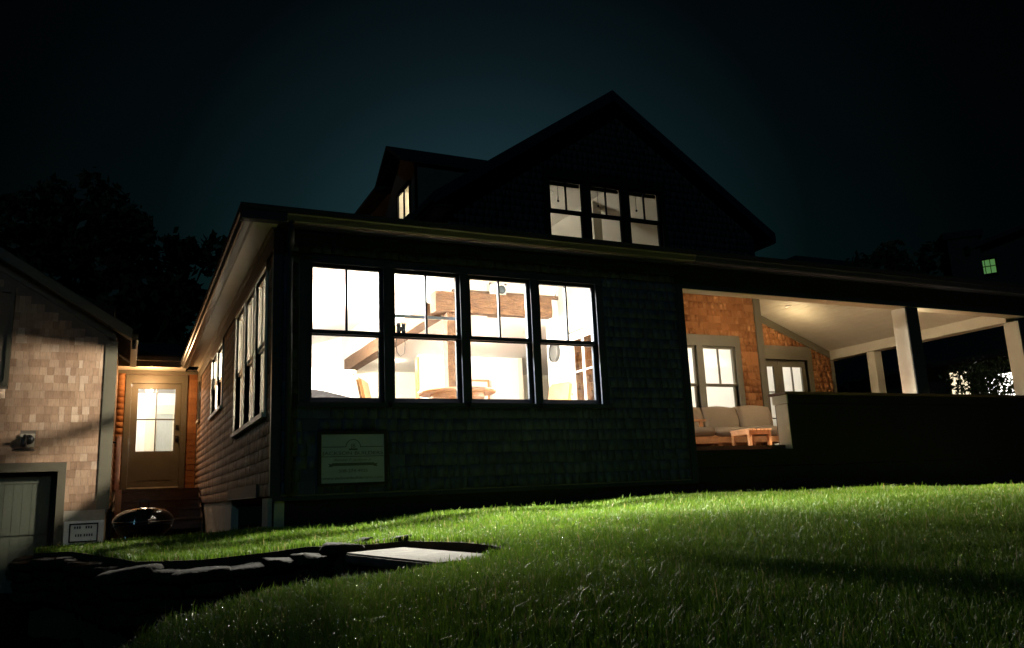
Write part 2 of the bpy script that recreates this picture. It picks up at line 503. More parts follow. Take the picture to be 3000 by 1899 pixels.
def window(parent, F, u0, u1, z0, z1, rail, trim='trim', muntin=True, sill=True, casing=(.055, .055, .075), thick=.12, rec=.02, lower_muntin=False, mull=True, name='window'):
    """double-hung window; u0,u1,z0,z1 bound the visible glass, rail = (bottom, top) of the meeting rail"""
    st = .04
    a0, a1, b0, b1 = u0 - st, u1 + st, z0 - .06, z1 + st        # sash outline
    cl, cr, ct = casing
    mb = MB()
    F.fbox(mb, a0 - cl, a0, -thick, .022, b0, b1); F.fbox(mb, a1, a1 + cr, -thick, .022, b0, b1)
    F.fbox(mb, a0 - cl, a1 + cr, -thick, .026, b1, b1 + ct)
    F.fbox(mb, a0, a1, -thick, -.03, b0 - .03, b0)
    w = mb.build(name, trim, parent)
    if sill:
        s = MB(); F.fbox(s, a0 - cl - .02, a1 + cr + .02, -.03, .05, b0 - .052, b0 - .001)
        s.build('sill', 'shaded_trim' if trim == 'shaded_trim' else 'trim_pale', w)
    # upper sash, outer plane
    n0, n1 = -rec - .035, -rec
    s = MB()
    F.fbox(s, a0, u0, n0, n1, rail[0], b1); F.fbox(s, u1, a1, n0, n1, rail[0], b1)
    F.fbox(s, u0, u1, n0, n1, z1, b1); F.fbox(s, u0, u1, n0, n1, rail[0], rail[1])
    s.build('sash', trim, w)
    uc = (u0 + u1) / 2
    if muntin:
        s = MB(); F.fbox(s, uc - .011, uc + .011, n0 + .004, n1 + .004, rail[1], z1); s.build('muntin', trim, w)
        spans = [(u0, uc - .011), (uc + .011, u1)]
    else: spans = [(u0, u1)]
    for g0, g1 in spans:
        s = MB(); s.add([F.p(g0, n0 + .015, rail[1]), F.p(g1, n0 + .015, rail[1]), F.p(g1, n0 + .015, z1), F.p(g0, n0 + .015, z1)], [(0, 1, 2, 3)])
        s.build('pane', 'glass', w, recalc=False)
    # lower sash, inner plane
    m0, m1 = n0 - .04, n0 - .004
    s = MB()
    F.fbox(s, a0, u0, m0, m1, b0, rail[1]); F.fbox(s, u1, a1, m0, m1, b0, rail[1])
    F.fbox(s, u0, u1, m0, m1, b0, z0); F.fbox(s, u0, u1, m0, m1, rail[0] - .012, rail[1] - .004)
    s.build('sash', trim, w)
    s = MB(); s.add([F.p(u0, m0 + .015, z0), F.p(u1, m0 + .015, z0), F.p(u1, m0 + .015, rail[0] - .012), F.p(u0, m0 + .015, rail[0] - .012)], [(0, 1, 2, 3)])
    s.build('pane', 'glass', w, recalc=False)
    return w

def lamp(parent, p, power, color=(1, .88, .70), radius=.05, spot=None, name='recessed_light', bulb='bulb_white', direction=None, drop=.07, blend=.5):
    """a recessed ceiling light: trim ring, glowing lens and its own light"""
    x, y, z = p
    mb = MB().lathe([(.085, .004), (.085, -.006), (.062, -.008), (.060, .0)], p, 20)
    o = mb.build(name, 'white_paint', parent)
    MB().lathe([(.058, -.001), (.056, -.004)], p, 20).build('lens', bulb, o)
    L = bpy.data.lights.new('lamp_light', 'SPOT' if spot else 'POINT')
    L.energy = power; L.color = color
    L.shadow_soft_size = radius
    if spot: L.spot_size = R(spot); L.spot_blend = blend
    lo = bpy.data.objects.new('lamp_light', L)
    link(lo, o, Vector(p) + Vector((0, 0, -drop)) - WL[o])
    if direction: lo.rotation_euler = Vector(direction).to_track_quat('-Z', 'Y').to_euler()
    return o

# ------------------------------------------------------------------ ground
CTRL = np.array([(0, 0, -.05), (2, -.4, .03), (4.5, -.4, .075), (7, -.4, .055), (9.5, -.4, .0), (11.5, -.4, -.05), (15, 0, -.1), (20, 4, -.2), (25, 0, -.3), (18, 12, -.2),
                 (.1, -2.4, -.11), (1.2, -3.2, -.09), (2.5, -3, -.03), (5, -3, 0.0), (8, -3, -.02), (12, -4, -.1), (-.3, -4.1, -.20), (-1.2, -5.2, -.22), (.5, -5.5, -.18),
                 (3, -6, -.14), (7, -7, -.14), (14, -8, -.2), (-.8, -1.9, -.16), (-1.2, -.5, -.15), (-1.1, 1, -.14), (-.5, 1.5, -.12), (-1.6, 1.5, -.17), (-1.2, 2.7, -.16), (-.1, 3.5, -.16), (-.1, 6.5, -.24),
                 (-1.2, 4.2, -.42), (-1.8, 5.2, -.42), (-2, 3, -.24), (-1.0, 6, -.40), (-.8, 8, -.34), (4, 6, 0), (8, 6, 0), (30, -20, -.6), (40, 20, -.4), (3, -9, -.2), (-1, -7, -.24)])
def gz_np(x, y):
    x = np.asarray(x, float); y = np.asarray(y, float)
    d2 = (x[..., None] - CTRL[:, 0]) ** 2 + (y[..., None] - CTRL[:, 1]) ** 2 + .05
    w = d2 ** -1.7
    return (w * CTRL[:, 2]).sum(-1) / w.sum(-1)
def gz(x, y): return float(gz_np(x, y))

LAWN = [(60, -12), (2.0, -9.2), (-.5, -7.9), (-1.2, -6.8), (-1.33, -5.75), (-1.16, -4.95), (-.84, -4.57), (-.29, -4.2), (.27, -4.03), (.80, -3.88), (.64, -2.31), (.1, -2.5),
        (-.05, -2.02), (-.3, -2.04), (-.8, -2.02), (-1.22, -1.75), (-1.46, -.8), (-1.77, .55), (-2.1, 1.0), (-2.24, 3.2), (-2.27, 6.45), (-1.62, 6.45), (-1.62, 11), (60, 40)]
def in_lawn(x, y):
    x = np.asarray(x); y = np.asarray(y); ins = np.zeros(x.shape, bool); n = len(LAWN)
    for i in range(n):
        x0, y0 = LAWN[i]; x1, y1 = LAWN[(i + 1) % n]
        c = ((y0 > y) != (y1 > y)) & (x < (x1 - x0) * (y - y0) / (y1 - y0 + 1e-12) + x0)
        ins ^= c
    return ins

# one wide sheet of lower ground out to the horizon
mb = MB(); mb.add([(-900, -900, -1.3), (900, -900, -1.3), (900, 900, -1.3), (-900, 900, -1.3)], [(0, 1, 2, 3)])
tag(mb.build('ground', 'soil', recalc=False), kind='structure')
# raised lawn terrace
bpts = []
for i, (x, y) in enumerate(LAWN):
    x1, y1 = LAWN[(i + 1) % len(LAWN)]
    n = max(1, int(min(60, math.hypot(x1 - x, y1 - y) / .3)))
    bpts += [(x + (x1 - x) * k / n, y + (y1 - y) * k / n) for k in range(n)]
gx, gy = np.meshgrid(np.arange(-2.2, 14, .25), np.arange(-8.8, 9, .25)); gx = gx.ravel(); gy = gy.ravel()
g2x, g2y = np.meshgrid(np.arange(14.5, 58, 2.0), np.arange(-11, 36, 2.0))
gx = np.concatenate([gx, g2x.ravel()]); gy = np.concatenate([gy, g2y.ravel()])
k = in_lawn(gx, gy); gx, gy = gx[k], gy[k]
pts = [Vector(p) for p in bpts] + [Vector(p) for p in zip(gx, gy)]
nb = len(bpts)
vv, ee, ff, *_ = delaunay_2d_cdt(pts, [(i, (i + 1) % nb) for i in range(nb)], [], 1, 1e-4)
mb = MB(); mb.add([(v.x, v.y, gz(v.x, v.y)) for v in vv], [tuple(f) for f in ff])
for i in range(nb):
    (a, b), (c, d) = bpts[i], bpts[(i + 1) % nb]
    mb.add([(a, b, gz(a, b)), (c, d, gz(c, d)), (c, d, -1.4), (a, b, -1.4)], [(0, 1, 2, 3)])
tag(mb.build('lawn', 'soil', recalc=False), kind='structure')

# ------------------------------------------------------------------ the house
house = thing('shingled_house', 'dark cedar-shingled house with lit windows, front gable and covered porch', 'house')
FF = Face((0, 0, 0), (1, 0, 0), (0, -1, 0))
FL = Face((0, 0, 0), (0, 1, 0), (-1, 0, 0))
FB = Face((0, 10.07, 0), (1, 0, 0), (0, -1, 0))
FP = Face((0, 3.0, 0), (1, 0, 0), (0, -1, 0))
FD = Face((0, 4.1, 0), (1, 0, 0), (0, -1, 0))

# -- front room wall
FW = [(.392 + .905 * i, .392 + .905 * i + .725, 1.28, 2.68) for i in range(4)]
hol = lambda w: (w[0] - .04, w[1] + .04, w[2] - .06, w[3] + .04)
FH = [hol(w) for w in FW]
wf = wall('wall', 'sheathing', house, FF, 0.0, 5.2, .27, 3.1, .12, FH)
wall('interior_wall', 'white_wall', house, Face((0, .124, 0), (1, 0, 0), (0, -1, 0)), .14, 5.08, .68, 3.2, .02, FH)
fh = [(FW[0][0] - .15, FW[3][1] + .15, 1.168, 2.80)]
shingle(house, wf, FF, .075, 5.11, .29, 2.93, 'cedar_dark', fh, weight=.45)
for i, w in enumerate(FW):
    window(house, FF, *w, (1.956, 2.0), trim='shaded_trim', casing=(.10 if i == 0 else .05, .10 if i == 3 else .05, .075))
box('corner_board', 'shaded_trim', house, -.024, .07, -.024, 0, .27, 3.05)
box('corner_board', 'shaded_trim', house, 5.115, 5.21, -.024, .0, .27, 3.05)
box('frieze_board', 'shaded_trim', house, .072, 5.113, -.022, 0, 2.93, 3.05)
box('water_table', 'shaded_trim', house, .0, 5.2, -.03, .0, .235, .275)
box('foundation', 'black_trim', house, .02, 5.18, .01, .12, -.8, .235)
# -- left wall
LWIN = [(.59 + .95 * i, 1.36 + .95 * i, 1.23, 2.76) for i in range(3)]
SWIN = [(5.10, 5.85, 1.82, 2.74), (6.05, 6.80, 1.82, 2.74)]
TWIN = [(9.32, 9.72, 2.03, 2.74)]
LH = [hol(w) for w in LWIN + SWIN + TWIN]
wl = wall('wall', 'sheathing', house, FL, 0.002, 10.07, .29, 3.1, .12, LH)
wall('interior_wall', 'white_wall', house, Face((.124, 0, 0), (0, 1, 0), (-1, 0, 0)), .16, 9.95, .68, 3.2, .02, LH)
lh = [(.43, 3.42, 1.115, 2.85), (4.93, 6.97, 1.70, 2.85), (9.2, 9.84, 1.91, 2.85), (.90, 3.70, .2, .435)]
shingle(house, wl, FL, .065, 10.06, .29, 2.84, 'cedar', lh, weight=1.0)
for i, w in enumerate(LWIN):
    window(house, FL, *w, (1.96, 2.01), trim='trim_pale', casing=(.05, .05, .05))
for i, w in enumerate(SWIN):
    window(house, FL, *w, (2.25, 2.29), trim='trim_pale', casing=(.06, .06, .05))
window(house, FL, *TWIN[0], (2.38, 2.41), casing=(.05, .05, .05), muntin=False)
box('corner_board', 'trim_pale', house, -.0235, 0, .001, .06, .29, 2.84)
box('frieze_board', 'trim', house, -.022, 0, .001, 10.05, 2.842, 3.05)
box('crown_molding', 'trim_pale', house, -.05, 0, .001, 9.9, 3.052, 3.074)
box('crown_molding', 'trim_pale', house, -.032, 0, .001, 9.9, 3.03, 3.05)
box('hatch_lintel', 'trim', house, -.028, 0, .92, 3.68, .296, .43)
box('hatch_lintel', 'trim_pale', house, -.034, 0, .95, 3.66, .285, .296)
box('foundation', 'concrete', house, .025, .12, 3.66, 8.4, -.8, .289)
box('foundation', 'concrete', house, .02, .12, .0, .62, -.8, .268)
box('foundation', 'concrete', house, -.02, .021, .13, .50, -.8, .268)
box('crawl_space', 'black_trim', house, .5, .55, .1, 3.7, -.8, .28)

# -- eaves: soffit, fascia, gutters
box('soffit', 'trim_pale', house, -.27, -.001, -.25, 9.44, 3.076, 3.094)
box('soffit', 'shaded_trim', house, -.002, 12.3, -.25, -.001, 3.077, 3.093)
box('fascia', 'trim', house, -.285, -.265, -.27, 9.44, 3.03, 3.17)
box('fascia', 'shaded_trim', house, -.263, 12.3, -.27, -.25, 3.03, 3.17)
def gutter(a, b, outd, mat='gutter'):
    a, b, d = Vector(a), Vector(b), Vector(outd)
    prof = [(0, 0), (.07, 0), (.082, .012), (.105, .062), (.118, .075), (.118, .10), (.108, .10), (.108, .08), (.095, .07), (.068, .012), (.012, .012), (.012, .10), (0, .10)]
    mb = MB(); n = len(prof)
    vs = [e + d * o + Vector((0, 0, h)) for e in (a, b) for o, h in prof]
    mb.add(vs, [(i, (i + 1) % n, n + (i + 1) % n, n + i) for i in range(n)] + [tuple(range(n)), tuple(range(2 * n - 1, n - 1, -1))])
    return mb.build('gutter', mat, house)
gutter((.05, -.271, 3.035), (5.2, -.271, 3.035), (0, -1, 0))
gutter((5.203, -.271, 3.035), (12.3, -.271, 3.035), (0, -1, 0), 'shaded_trim')  # same gutter, the unlit look of the porch run put into its material
gutter((-.286, -.25, 3.035), (-.286, 9.44, 3.035), (-1, 0, 0))
box('eave_return', 'shaded_trim', house, -.40, .045, -.385, -.272, 3.02, 3.15)
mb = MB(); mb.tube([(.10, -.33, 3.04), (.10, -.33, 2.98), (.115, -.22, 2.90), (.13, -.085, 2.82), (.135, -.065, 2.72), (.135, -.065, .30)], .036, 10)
mb.build('downspout', 'shaded_trim', house, smooth=True)

# -- roof of the wrap-around rooms and porch
def slab(name, mat, poly, th, parent):
    return MB().prism(poly, (0, 0, -th)).build(name, mat, parent)
E0 = 3.175
slab('roof', 'asphalt_roof', [(-.41, -.40, E0), (12.42, -.40, E0), (9.75, 3, E0 + 1.02), (3.0, 3, E0 + 1.02)], .055, house)
slab('roof', 'asphalt_roof', [(-.41, -.40, E0), (3.0, 3, E0 + 1.02), (3.0, 10.6, E0 + 1.02), (-.41, 10.6, E0)], .055, house)
slab('roof', 'asphalt_roof', [(12.42, -.40, E0), (12.42, 9, E0), (9.75, 9, E0 + 1.02), (9.75, 3, E0 + 1.02)], .055, house)

# -- upper gable block
GX, AZ, SL = 6.2, 7.16, .68
gtop = lambda x: AZ - .19 - SL * abs(x - GX)
GW = [(4.98 + .80 * i, 5.585 + .80 * i, 4.41, 5.41) for i in range(3)]
GH = [hol(w) for w in GW]
gw = wall('wall', 'sheathing', house, FP, 3.1, 9.3, 3.9, 4.95, .12, [(h[0], h[1], h[2], 5.46) for h in GH])
mb = MB()
us = [3.1] + sorted({h[0] for h in GH} | {h[1] for h in GH}) + [9.3]
us = sorted(set(us + [GX]))
for a, b in zip(us[:-1], us[1:]):
    inh = any(h[0] <= a + 1e-6 and b - 1e-6 <= h[1] for h in GH)
    zb = 5.45 if inh else 4.95
    ta, tb = max(gtop(a), zb), max(gtop(b), zb)
    if ta <= zb and tb <= zb: continue
    mb.hexa([(a, 3, zb), (b, 3, zb), (b, 3.12, zb), (a, 3.12, zb), (a, 3, ta), (b, 3, tb), (b, 3.12, tb), (a, 3.12, ta)])
mb.build('wall', 'sheathing', house)
gh = [(GW[0][0] - .13, GW[2][1] + .13, 4.29, 5.62)]
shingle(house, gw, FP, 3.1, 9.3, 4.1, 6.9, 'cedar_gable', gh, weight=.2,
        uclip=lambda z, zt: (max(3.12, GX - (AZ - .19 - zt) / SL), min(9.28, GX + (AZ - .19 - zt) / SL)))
for i, w in enumerate(GW):
    wn = window(house, FP, *w, (4.86, 4.905), trim='black_trim', casing=(.1 if i == 0 else .052, .1 if i == 2 else .052, .16), sill=False)
    x = w[0] + .21
    MB().tube([(x, 3.14, 5.40), (x + .003, 3.14, 5.12)], .004, 5).lathe([(.001, -.025), (.018, -.012), (.02, 0), (.015, .014), (.001, .022)], (x + .003, 3.14, 5.10), 10).build('blind_cord', 'rubber', wn)
    MB().box(w[0] - .03, w[1] + .03, 3.125, 3.15, 5.37, 5.44).build('blind', 'cream_paint', wn)
box('corner_board', 'shaded_trim', house, 9.21, 9.305, 2.976, 3.0, 4.1, 4.75)
# main roof, two slopes, with rake boards
for sgn in (-1, 1):
    ex = GX + sgn * 3.42; ez = AZ - SL * 3.42
    slab('roof', 'asphalt_roof', [(GX, 2.74, AZ), (ex, 2.74, ez), (ex, 10.4, ez), (GX, 10.4, AZ)], .12, house)
    MB().prism([(GX, 2.72, AZ - .015), (ex, 2.72, ez - .015), (ex, 2.72, ez - .2), (GX, 2.72, AZ - .205)], (0, .03, 0)).build('rake_board', 'shaded_trim', house)
    MB().prism([(GX, 2.76, AZ - .19), (ex, 2.76, ez - .19), (ex, 2.99, ez - .19), (GX, 2.99, AZ - .19)], (0, 0, -.015)).build('soffit', 'shaded_trim', house)
    x0, x1 = sorted((GX + sgn * 3.1, ex))
    box('soffit', 'shaded_trim', house, x0, x1, 2.76, 10.3, ez - .21, ez - .19)
box('wall', 'sheathing', house, 9.2, 9.3, 3.12, 10, 2.6, 4.75)
box('wall', 'sheathing', house, 3.1, 3.2, 3.12, 10, 4.1, 4.75)
box('wall', 'sheathing', house, 3.1, 12.1, 10.0, 10.1, 0, 4.75)
# upstairs room: sloped ceilings, flat top, back wall
box('floor', 'floor_wood', house, 3.2, 9.2, 3.13, 9.9, 3.34, 3.40)
for sgn in (-1, 1):
    MB().prism([(GX + sgn * .95, 3.13, 6.08), (GX + sgn * 2.9, 3.13, 4.75), (GX + sgn * 2.9, 8, 4.75), (GX + sgn * .95, 8, 6.08)], (0, 0, .02)).build('ceiling', 'cream_wall', house)
    x = GX + sgn * 2.9
    box('interior_wall', 'cream_wall', house, min(x, x - sgn * .02), max(x, x - sgn * .02), 3.13, 8, 3.4, 4.75)
box('ceiling', 'cream_wall', house, GX - .95, GX + .95, 3.13, 8, 6.08, 6.1)
box('interior_wall', 'cream_wall', house, 3.2, 9.2, 8.0, 8.03, 3.4, 6.3)
MB().prism([(7.35, 5.2, 3.4), (7.35, 5.2, 6.08), (7.15, 5.2, 6.08), (7.15, 5.2, 5.5), (7.15, 5.2, 3.4)], (0, .12, 0)).build('interior_wall', 'cream_wall', house)
wl2 = wall('interior_wall', 'cream_wall', house, Face((0, 3.124, 0), (1, 0, 0), (0, -1, 0)), 3.3, 9.1, 3.4, 5.0, .01, [(h[0], h[1], h[2], 5.46) for h in GH])
lamp(house, (6.1, 5.1, 6.078), 0, radius=.06, bulb='cream_paint')
up = bpy.data.lights.new('lamp_light', 'POINT'); up.energy = 19; up.color = (1, .94, .82); up.shadow_soft_size = .15
lt = thing('floor_lamp', 'dim shaded floor lamp in the upstairs bedroom', 'lamp', (5.2, 6.6, 3.4))
MB().lathe([(.14, 0), (.14, .015), (.015, .03), (.012, 1.2)], (5.2, 6.6, 3.4), 20).build('stand', 'brass', lt)
MB().lathe([(.2, 1.15), (.14, 1.45), (.138, 1.45), (.198, 1.15)], (5.2, 6.6, 3.4), 24).build('lamp_shade', 'paper', lt)
lo = bpy.data.objects.new('lamp_light', up); link(lo, lt, (0, 0, 1.5))

# -- cross-gable dormer on the left roof slope
DX, DY, DZ = 3.0, 4.93, 6.5
DWN = [(4.64, 4.87, 5.17, 5.64), (4.99, 5.22, 5.17, 5.64)]
FDm = Face((DX, 0, 0), (0, 1, 0), (-1, 0, 0))
wall('wall', 'sheathing', house, FDm, 4.2, 9.0, 4.2, 5.95, .02, [(4.58, 5.28, 5.11, 5.70)])
MB().prism([(DX, 4.2, 5.95), (DX, 5.66, 5.95), (DX, DY, 6.42)], (.1, 0, 0)).build('wall', 'sheathing', house)
box('wall', 'sheathing', house, DX, 5.0, 4.2, 4.3, 4.2, 5.95)
mb = MB()
FDm.fbox(mb, 4.5, 4.60, -.02, .012, 5.05, 5.72); FDm.fbox(mb, 5.26, 5.36, -.02, .012, 5.05, 5.72); FDm.fbox(mb, 4.60, 5.26, -.02, .012, 5.68, 5.76); FDm.fbox(mb, 4.60, 5.26, -.02, .014, 5.05, 5.13)
FDm.fbox(mb, 4.905, 4.955, -.02, .0, 5.13, 5.68)
dw = mb.build('window', 'black_trim', house)
for a, b_, _, _ in DWN:
    MB().add([FDm.p(a - .04, -.01, 5.13), FDm.p(b_ + .04, -.01, 5.13), FDm.p(b_ + .04, -.01, 5.68), FDm.p(a - .04, -.01, 5.68)], [(0, 1, 2, 3)]).build('pane', 'glass', dw, recalc=False)
box('interior_wall', 'cream_wall', house, 3.75, 3.8, 4.3, 6.0, 4.6, 5.95)
box('interior_wall', 'cream_wall', house, 3.1, 3.75, 5.55, 5.6, 4.6, 5.95)
box('interior_wall', 'cream_wall', house, 3.1, 3.75, 4.301, 4.35, 4.6, 5.95)
box('ceiling', 'cream_wall', house, 3.1, 3.75, 4.3, 5.6, 5.9, 5.95)
lamp(house, (3.45, 4.75, 5.898), 7, (1, .86, .62), .04, bulb='bulb_warm')  # lamp added to light the dormer panes inside their small box
for sy in (-1, 1):
    MB().prism([(2.68, DY, DZ), (6.2, DY, DZ), (6.2, DY + sy * .80, DZ - .53), (2.68, DY + sy * .80, DZ - .53)], (0, 0, -.07)).build('roof', 'asphalt_roof', house)
slab('roof', 'asphalt_roof', [(2.66, 5.60, 5.96), (2.66, 9.2, 5.96), (5.5, 9.2, 6.75), (5.5, 5.60, 6.75)], .07, house)

# -- porch
FLZ = .64
for i in range(20):
    y = .03 + i * .15
    box('floorboard', 'deck_wood', house, 5.2, 12.35, y, y + .143, FLZ - .03, FLZ)
for i in range(8):
    y = 3.03 + i * .15
    if y + .143 < 4.1: box('floorboard', 'deck_wood', house, 9.3, 12.35, y, y + .143, FLZ - .03, FLZ)
box('skirt_board', 'black_trim', house, 5.2, 12.37, .0, .028, .42, FLZ)
box('skirt_board', 'black_trim', house, 5.2, 12.37, .015, .04, -.6, .415)
KN = 6.84
kw = box('knee_wall', 'black_trim', house, KN + .012, 12.37, .02, .27, FLZ, 1.25)  # front painted black as its shade, only the lit end is pale
box('wall_cap', 'deck_wood', kw, KN - .05, 12.40, -.02, .315, 1.378, 1.415)
box('end_block', 'trim_pale', kw, KN - .012, KN + .012, .008, .285, 1.255, 1.376)
box('band', 'black_trim', kw, KN + .0125, 12.38, .01, .28, 1.255, 1.376)
box('end_panel', 'trim_pale', kw, KN, KN + .011, .019, .245, FLZ + .002, 1.25)
kw2 = box('knee_wall', 'black_trim', house, 12.12, 12.37, .271, 4.2, FLZ, 1.30)
box('wall_cap', 'deck_wood', kw2, 12.09, 12.40, .316, 4.2, 1.301, 1.34)
def post(x0, x1, y0, y1, z0, z1):
    MB().bbox(x0, x1, y0, y1, z0, z1, .008).build('post', 'trim_pale', house)
    if y0 < .1: box('post_shade_face', 'shaded_trim', house, x0 + .004, x1, y0 - .014, y0 - .001, z0, z1)  # dark sheet on the pale post, painting its front face in shade
post(9.43, 9.69, .01, .27, 1.416, 2.755)
post(12.11, 12.36, .01, .27, 1.416, 2.68)
post(12.12, 12.33, 2.98, 3.17, 1.341, 2.685)
box('header_beam', 'trim_pale', house, 5.205, 12.36, .0, .20, 2.76, 3.06)
box('header_shade_face', 'shaded_trim', house, 5.215, 12.38, -.02, -.001, 2.765, 3.075)  # dark sheet on the pale header, painting its front in shade
box('header_beam', 'trim_pale', house, 5.205, 12.1, .24, .27, 2.80, 3.06)
box('header_beam', 'trim_pale', house, 12.1, 12.36, .205, 4.25, 2.69, 2.90)
# porch ceiling planks: front slope rises to the house wall, side slope falls to the side beam
ceil_front = lambda y: 2.92 + .30 * y
ceil_side = lambda x: 2.88 + .385 * (12.1 - x)
cbase = MB().prism([(5.21, .25, 3.02), (11.8, .25, 3.02), (9.3, 3.0, 3.86), (5.21, 3.0, 3.86)], (0, 0, .01)).build('ceiling', 'trim_pale', house)
x = 12.1
while x > 9.31:
    x0 = max(x - .142, 9.30); zx, zx0 = ceil_side(x), ceil_side(x0)
    ylo = max(.2, (zx - 2.92) / .30)
    MB().hexa([(x0 + .004, ylo, zx0), (x, ylo, zx), (x, 4.1, zx), (x0 + .004, 4.1, zx0), (x0 + .004, ylo, zx0 + .015), (x, ylo, zx + .015), (x, 4.1, zx + .015), (x0 + .004, 4.1, zx0 + .015)]).build('plank', 'trim_pale', cbase)
    x -= .146
y = .28
while y < 3.0:
    xe = 12.1 - (ceil_front(y) - 2.88) / .385
    MB().hexa([(5.21, y, ceil_front(y)), (xe, y, ceil_front(y)), (xe, y + .142, ceil_front(y + .142)), (5.21, y + .142, ceil_front(y + .142)),
               (5.21, y, ceil_front(y) + .015), (xe, y, ceil_front(y) + .015), (xe, y + .142, ceil_front(y + .142) + .015), (5.21, y + .142, ceil_front(y + .142) + .015)]).build('plank', 'trim_pale', cbase)
    y += .146
# porch back wall with two windows
PW = [(7.03, 7.69, 1.3, 2.60), (7.90, 8.56, 1.3, 2.60)]
wp = wall('wall', 'sheathing', house, FP, 5.2, 9.3, FLZ, 3.9, .12, [hol(w) for w in PW])
shingle(house, wp, FP, 5.25, 9.13, FLZ + .02, 3.85, 'cedar_fresh', [(6.85, 8.74, 1.1, 2.85)], weight=2.2)
for i, w in enumerate(PW):
    window(house, FP, *w, (1.93, 1.965), casing=(.11 if i == 0 else .065, .11 if i == 1 else .065, .2))
box('corner_board', 'trim', house, 9.135, 9.29, 2.975, 3.0, FLZ, 3.85)
box('wall', 'sheathing', house, 9.2, 9.3, 3.12, 4.1, FLZ, 3.9)
# back wall beyond the corner, with glazed double doors
wd = wall('wall', 'sheathing', house, FD, 9.3, 12.1, FLZ, 3.95, .12, [(9.72, 11.44, FLZ, 2.66)])
shingle(house, wd, FD, 9.3, 12.1, FLZ + .02, 3.85, 'cedar_fresh', [(9.6, 11.57, 0, 2.88)], weight=1.6,
        uclip=lambda z, zt: (9.3, min(12.1, 12.1 - (zt - 2.82) / .385 if zt > 2.82 else 12.1)))
MB().prism([(9.3, 4.07, ceil_side(9.3) - .17), (9.3, 4.07, ceil_side(9.3) - .01), (12.08, 4.07, 2.87), (12.08, 4.07, 2.72)], (0, .028, 0)).build('rake_board', 'trim', house)
mb = MB(); FD.fbox(mb, 9.6, 9.72, -.12, .024, FLZ, 2.66); FD.fbox(mb, 11.44, 11.56, -.12, .024, FLZ, 2.66); FD.fbox(mb, 9.6, 11.56, -.12, .028, 2.66, 2.87)
mb.build('door_frame', 'trim', house)
for a, b_ in ((9.73, 10.68), (10.69, 11.43)):
    mb = MB(); st = .11
    FD.fbox(mb, a, a + st, -.1, -.055, FLZ + .01, 2.65); FD.fbox(mb, b_ - st, b_, -.1, -.055, FLZ + .01, 2.65)
    FD.fbox(mb, a + st, b_ - st, -.1, -.055, 2.52, 2.65); FD.fbox(mb, a + st, b_ - st, -.1, -.055, FLZ + .01, .92)
    d = mb.build('door', 'trim', house)
    g0, g1, gm = a + st, b_ - st, (a + b_) / 2
    mb = MB(); FD.fbox(mb, gm - .011, gm + .011, -.095, -.06, .92, 2.52)
    for z in (1.45, 1.985): FD.fbox(mb, g0, gm - .012, -.095, -.06, z, z + .02); FD.fbox(mb, gm + .012, g1, -.095, -.06, z, z + .02)
    mb.build('muntin', 'trim', d)
    for u0_, u1_ in ((g0, gm - .011), (gm + .011, g1)):
        for z0_, z1_ in ((.92, 1.45), (1.47, 1.985), (2.005, 2.52)):
            MB().add([FD.p(u0_, -.078, z0_), FD.p(u1_, -.078, z0_), FD.p(u1_, -.078, z1_), FD.p(u0_, -.078, z1_)], [(0, 1, 2, 3)]).build('pane', 'glass', d, recalc=False)
for x, y, p in ((7.6, .80, 700), (9.95, .80, 700), (10.6, .80, 700)):
    z = min(ceil_front(y), ceil_side(x)) - .004
    lamp(house, (x, y, z), p, (1, .90, .72), .08, bulb='bulb_warm', spot=106, direction=(-.05 if x < 9 else -.2, -.55, -1), blend=.9)
lamp(house, (8.4, 1.7, ceil_front(1.7) - .015), 6.5, (1, .74, .42), .10, bulb='bulb_warm', drop=.5)
lamp(house, (10.35, 3.3, ceil_side(10.35) + .012), 5, (1, .74, .42), .10, bulb='bulb_warm', drop=.5)

# -- interior: floors, walls, timber frame
IW = .70
box('floor', 'floor_wood', house, .13, 9.2, .14, 9.95, IW - .05, IW)
slab('ceiling', 'white_wall', [(.13, .13, 3.045), (5.09, .13, 3.045), (5.09, 3.2, 3.99), (3.05, 3.2, 3.99), (3.05, 3.05, 3.945)], .02, house)
slab('ceiling', 'white_wall', [(.13, .13, 3.045), (3.05, 3.05, 3.945), (3.05, 9.95, 3.945), (.13, 9.95, 3.045)], .02, house)
box('interior_wall', 'white_wall', house, 3.02, 5.1, 3.18, 3.24, 3.0, 4.05)
box('interior_wall', 'white_wall', house, 3.06, 3.1, 3.25, 9.95, 3.0, 4.05)
wall('interior_wall', 'white_wall', house, Face((0, 9.93, 0), (1, 0, 0), (0, -1, 0)), .13, 3.06, IW, 4.0, .04, [], top=lambda u: 3.02 + .31 * u)
FRW = Face((5.08, 0, 0), (0, 1, 0), (-1, 0, 0))
wall('interior_wall', 'white_wall', house, FRW, .14, 3.2, IW, 3.9, .1, [(1.25, 2.92, IW, 2.72)], top=lambda u: 3.02 + .31 * u)
box('interior_wall', 'white_wall', house, 5.08, 5.18, 3.24, 3.62, IW, 3.0)
box('ceiling', 'white_wall', house, 3.1, 9.19, 3.24, 9.93, 3.0, 3.03)
box('interior_wall', 'white_wall', house, 3.86, 6.05, 6.8, 6.9, IW, 3.0)
box('door_casing', 'teak', house, 3.82, 3.858, 6.78, 6.92, IW, 2.95)
box('interior_wall', 'cream_wall', house, 6.05, 6.15, 6.8, 9.9, IW, 3.0)
box('interior_wall', 'cream_wall', house, 3.1, 9.2, 9.05, 9.1, IW, 3.0)
box('panelling', 'warm_wood', house, 6.16, 6.2, 3.7, 6.7, IW, 1.9)
box('interior_wall', 'white_wall', house, 9.17, 9.2, 3.13, 9.9, IW, 3.0)
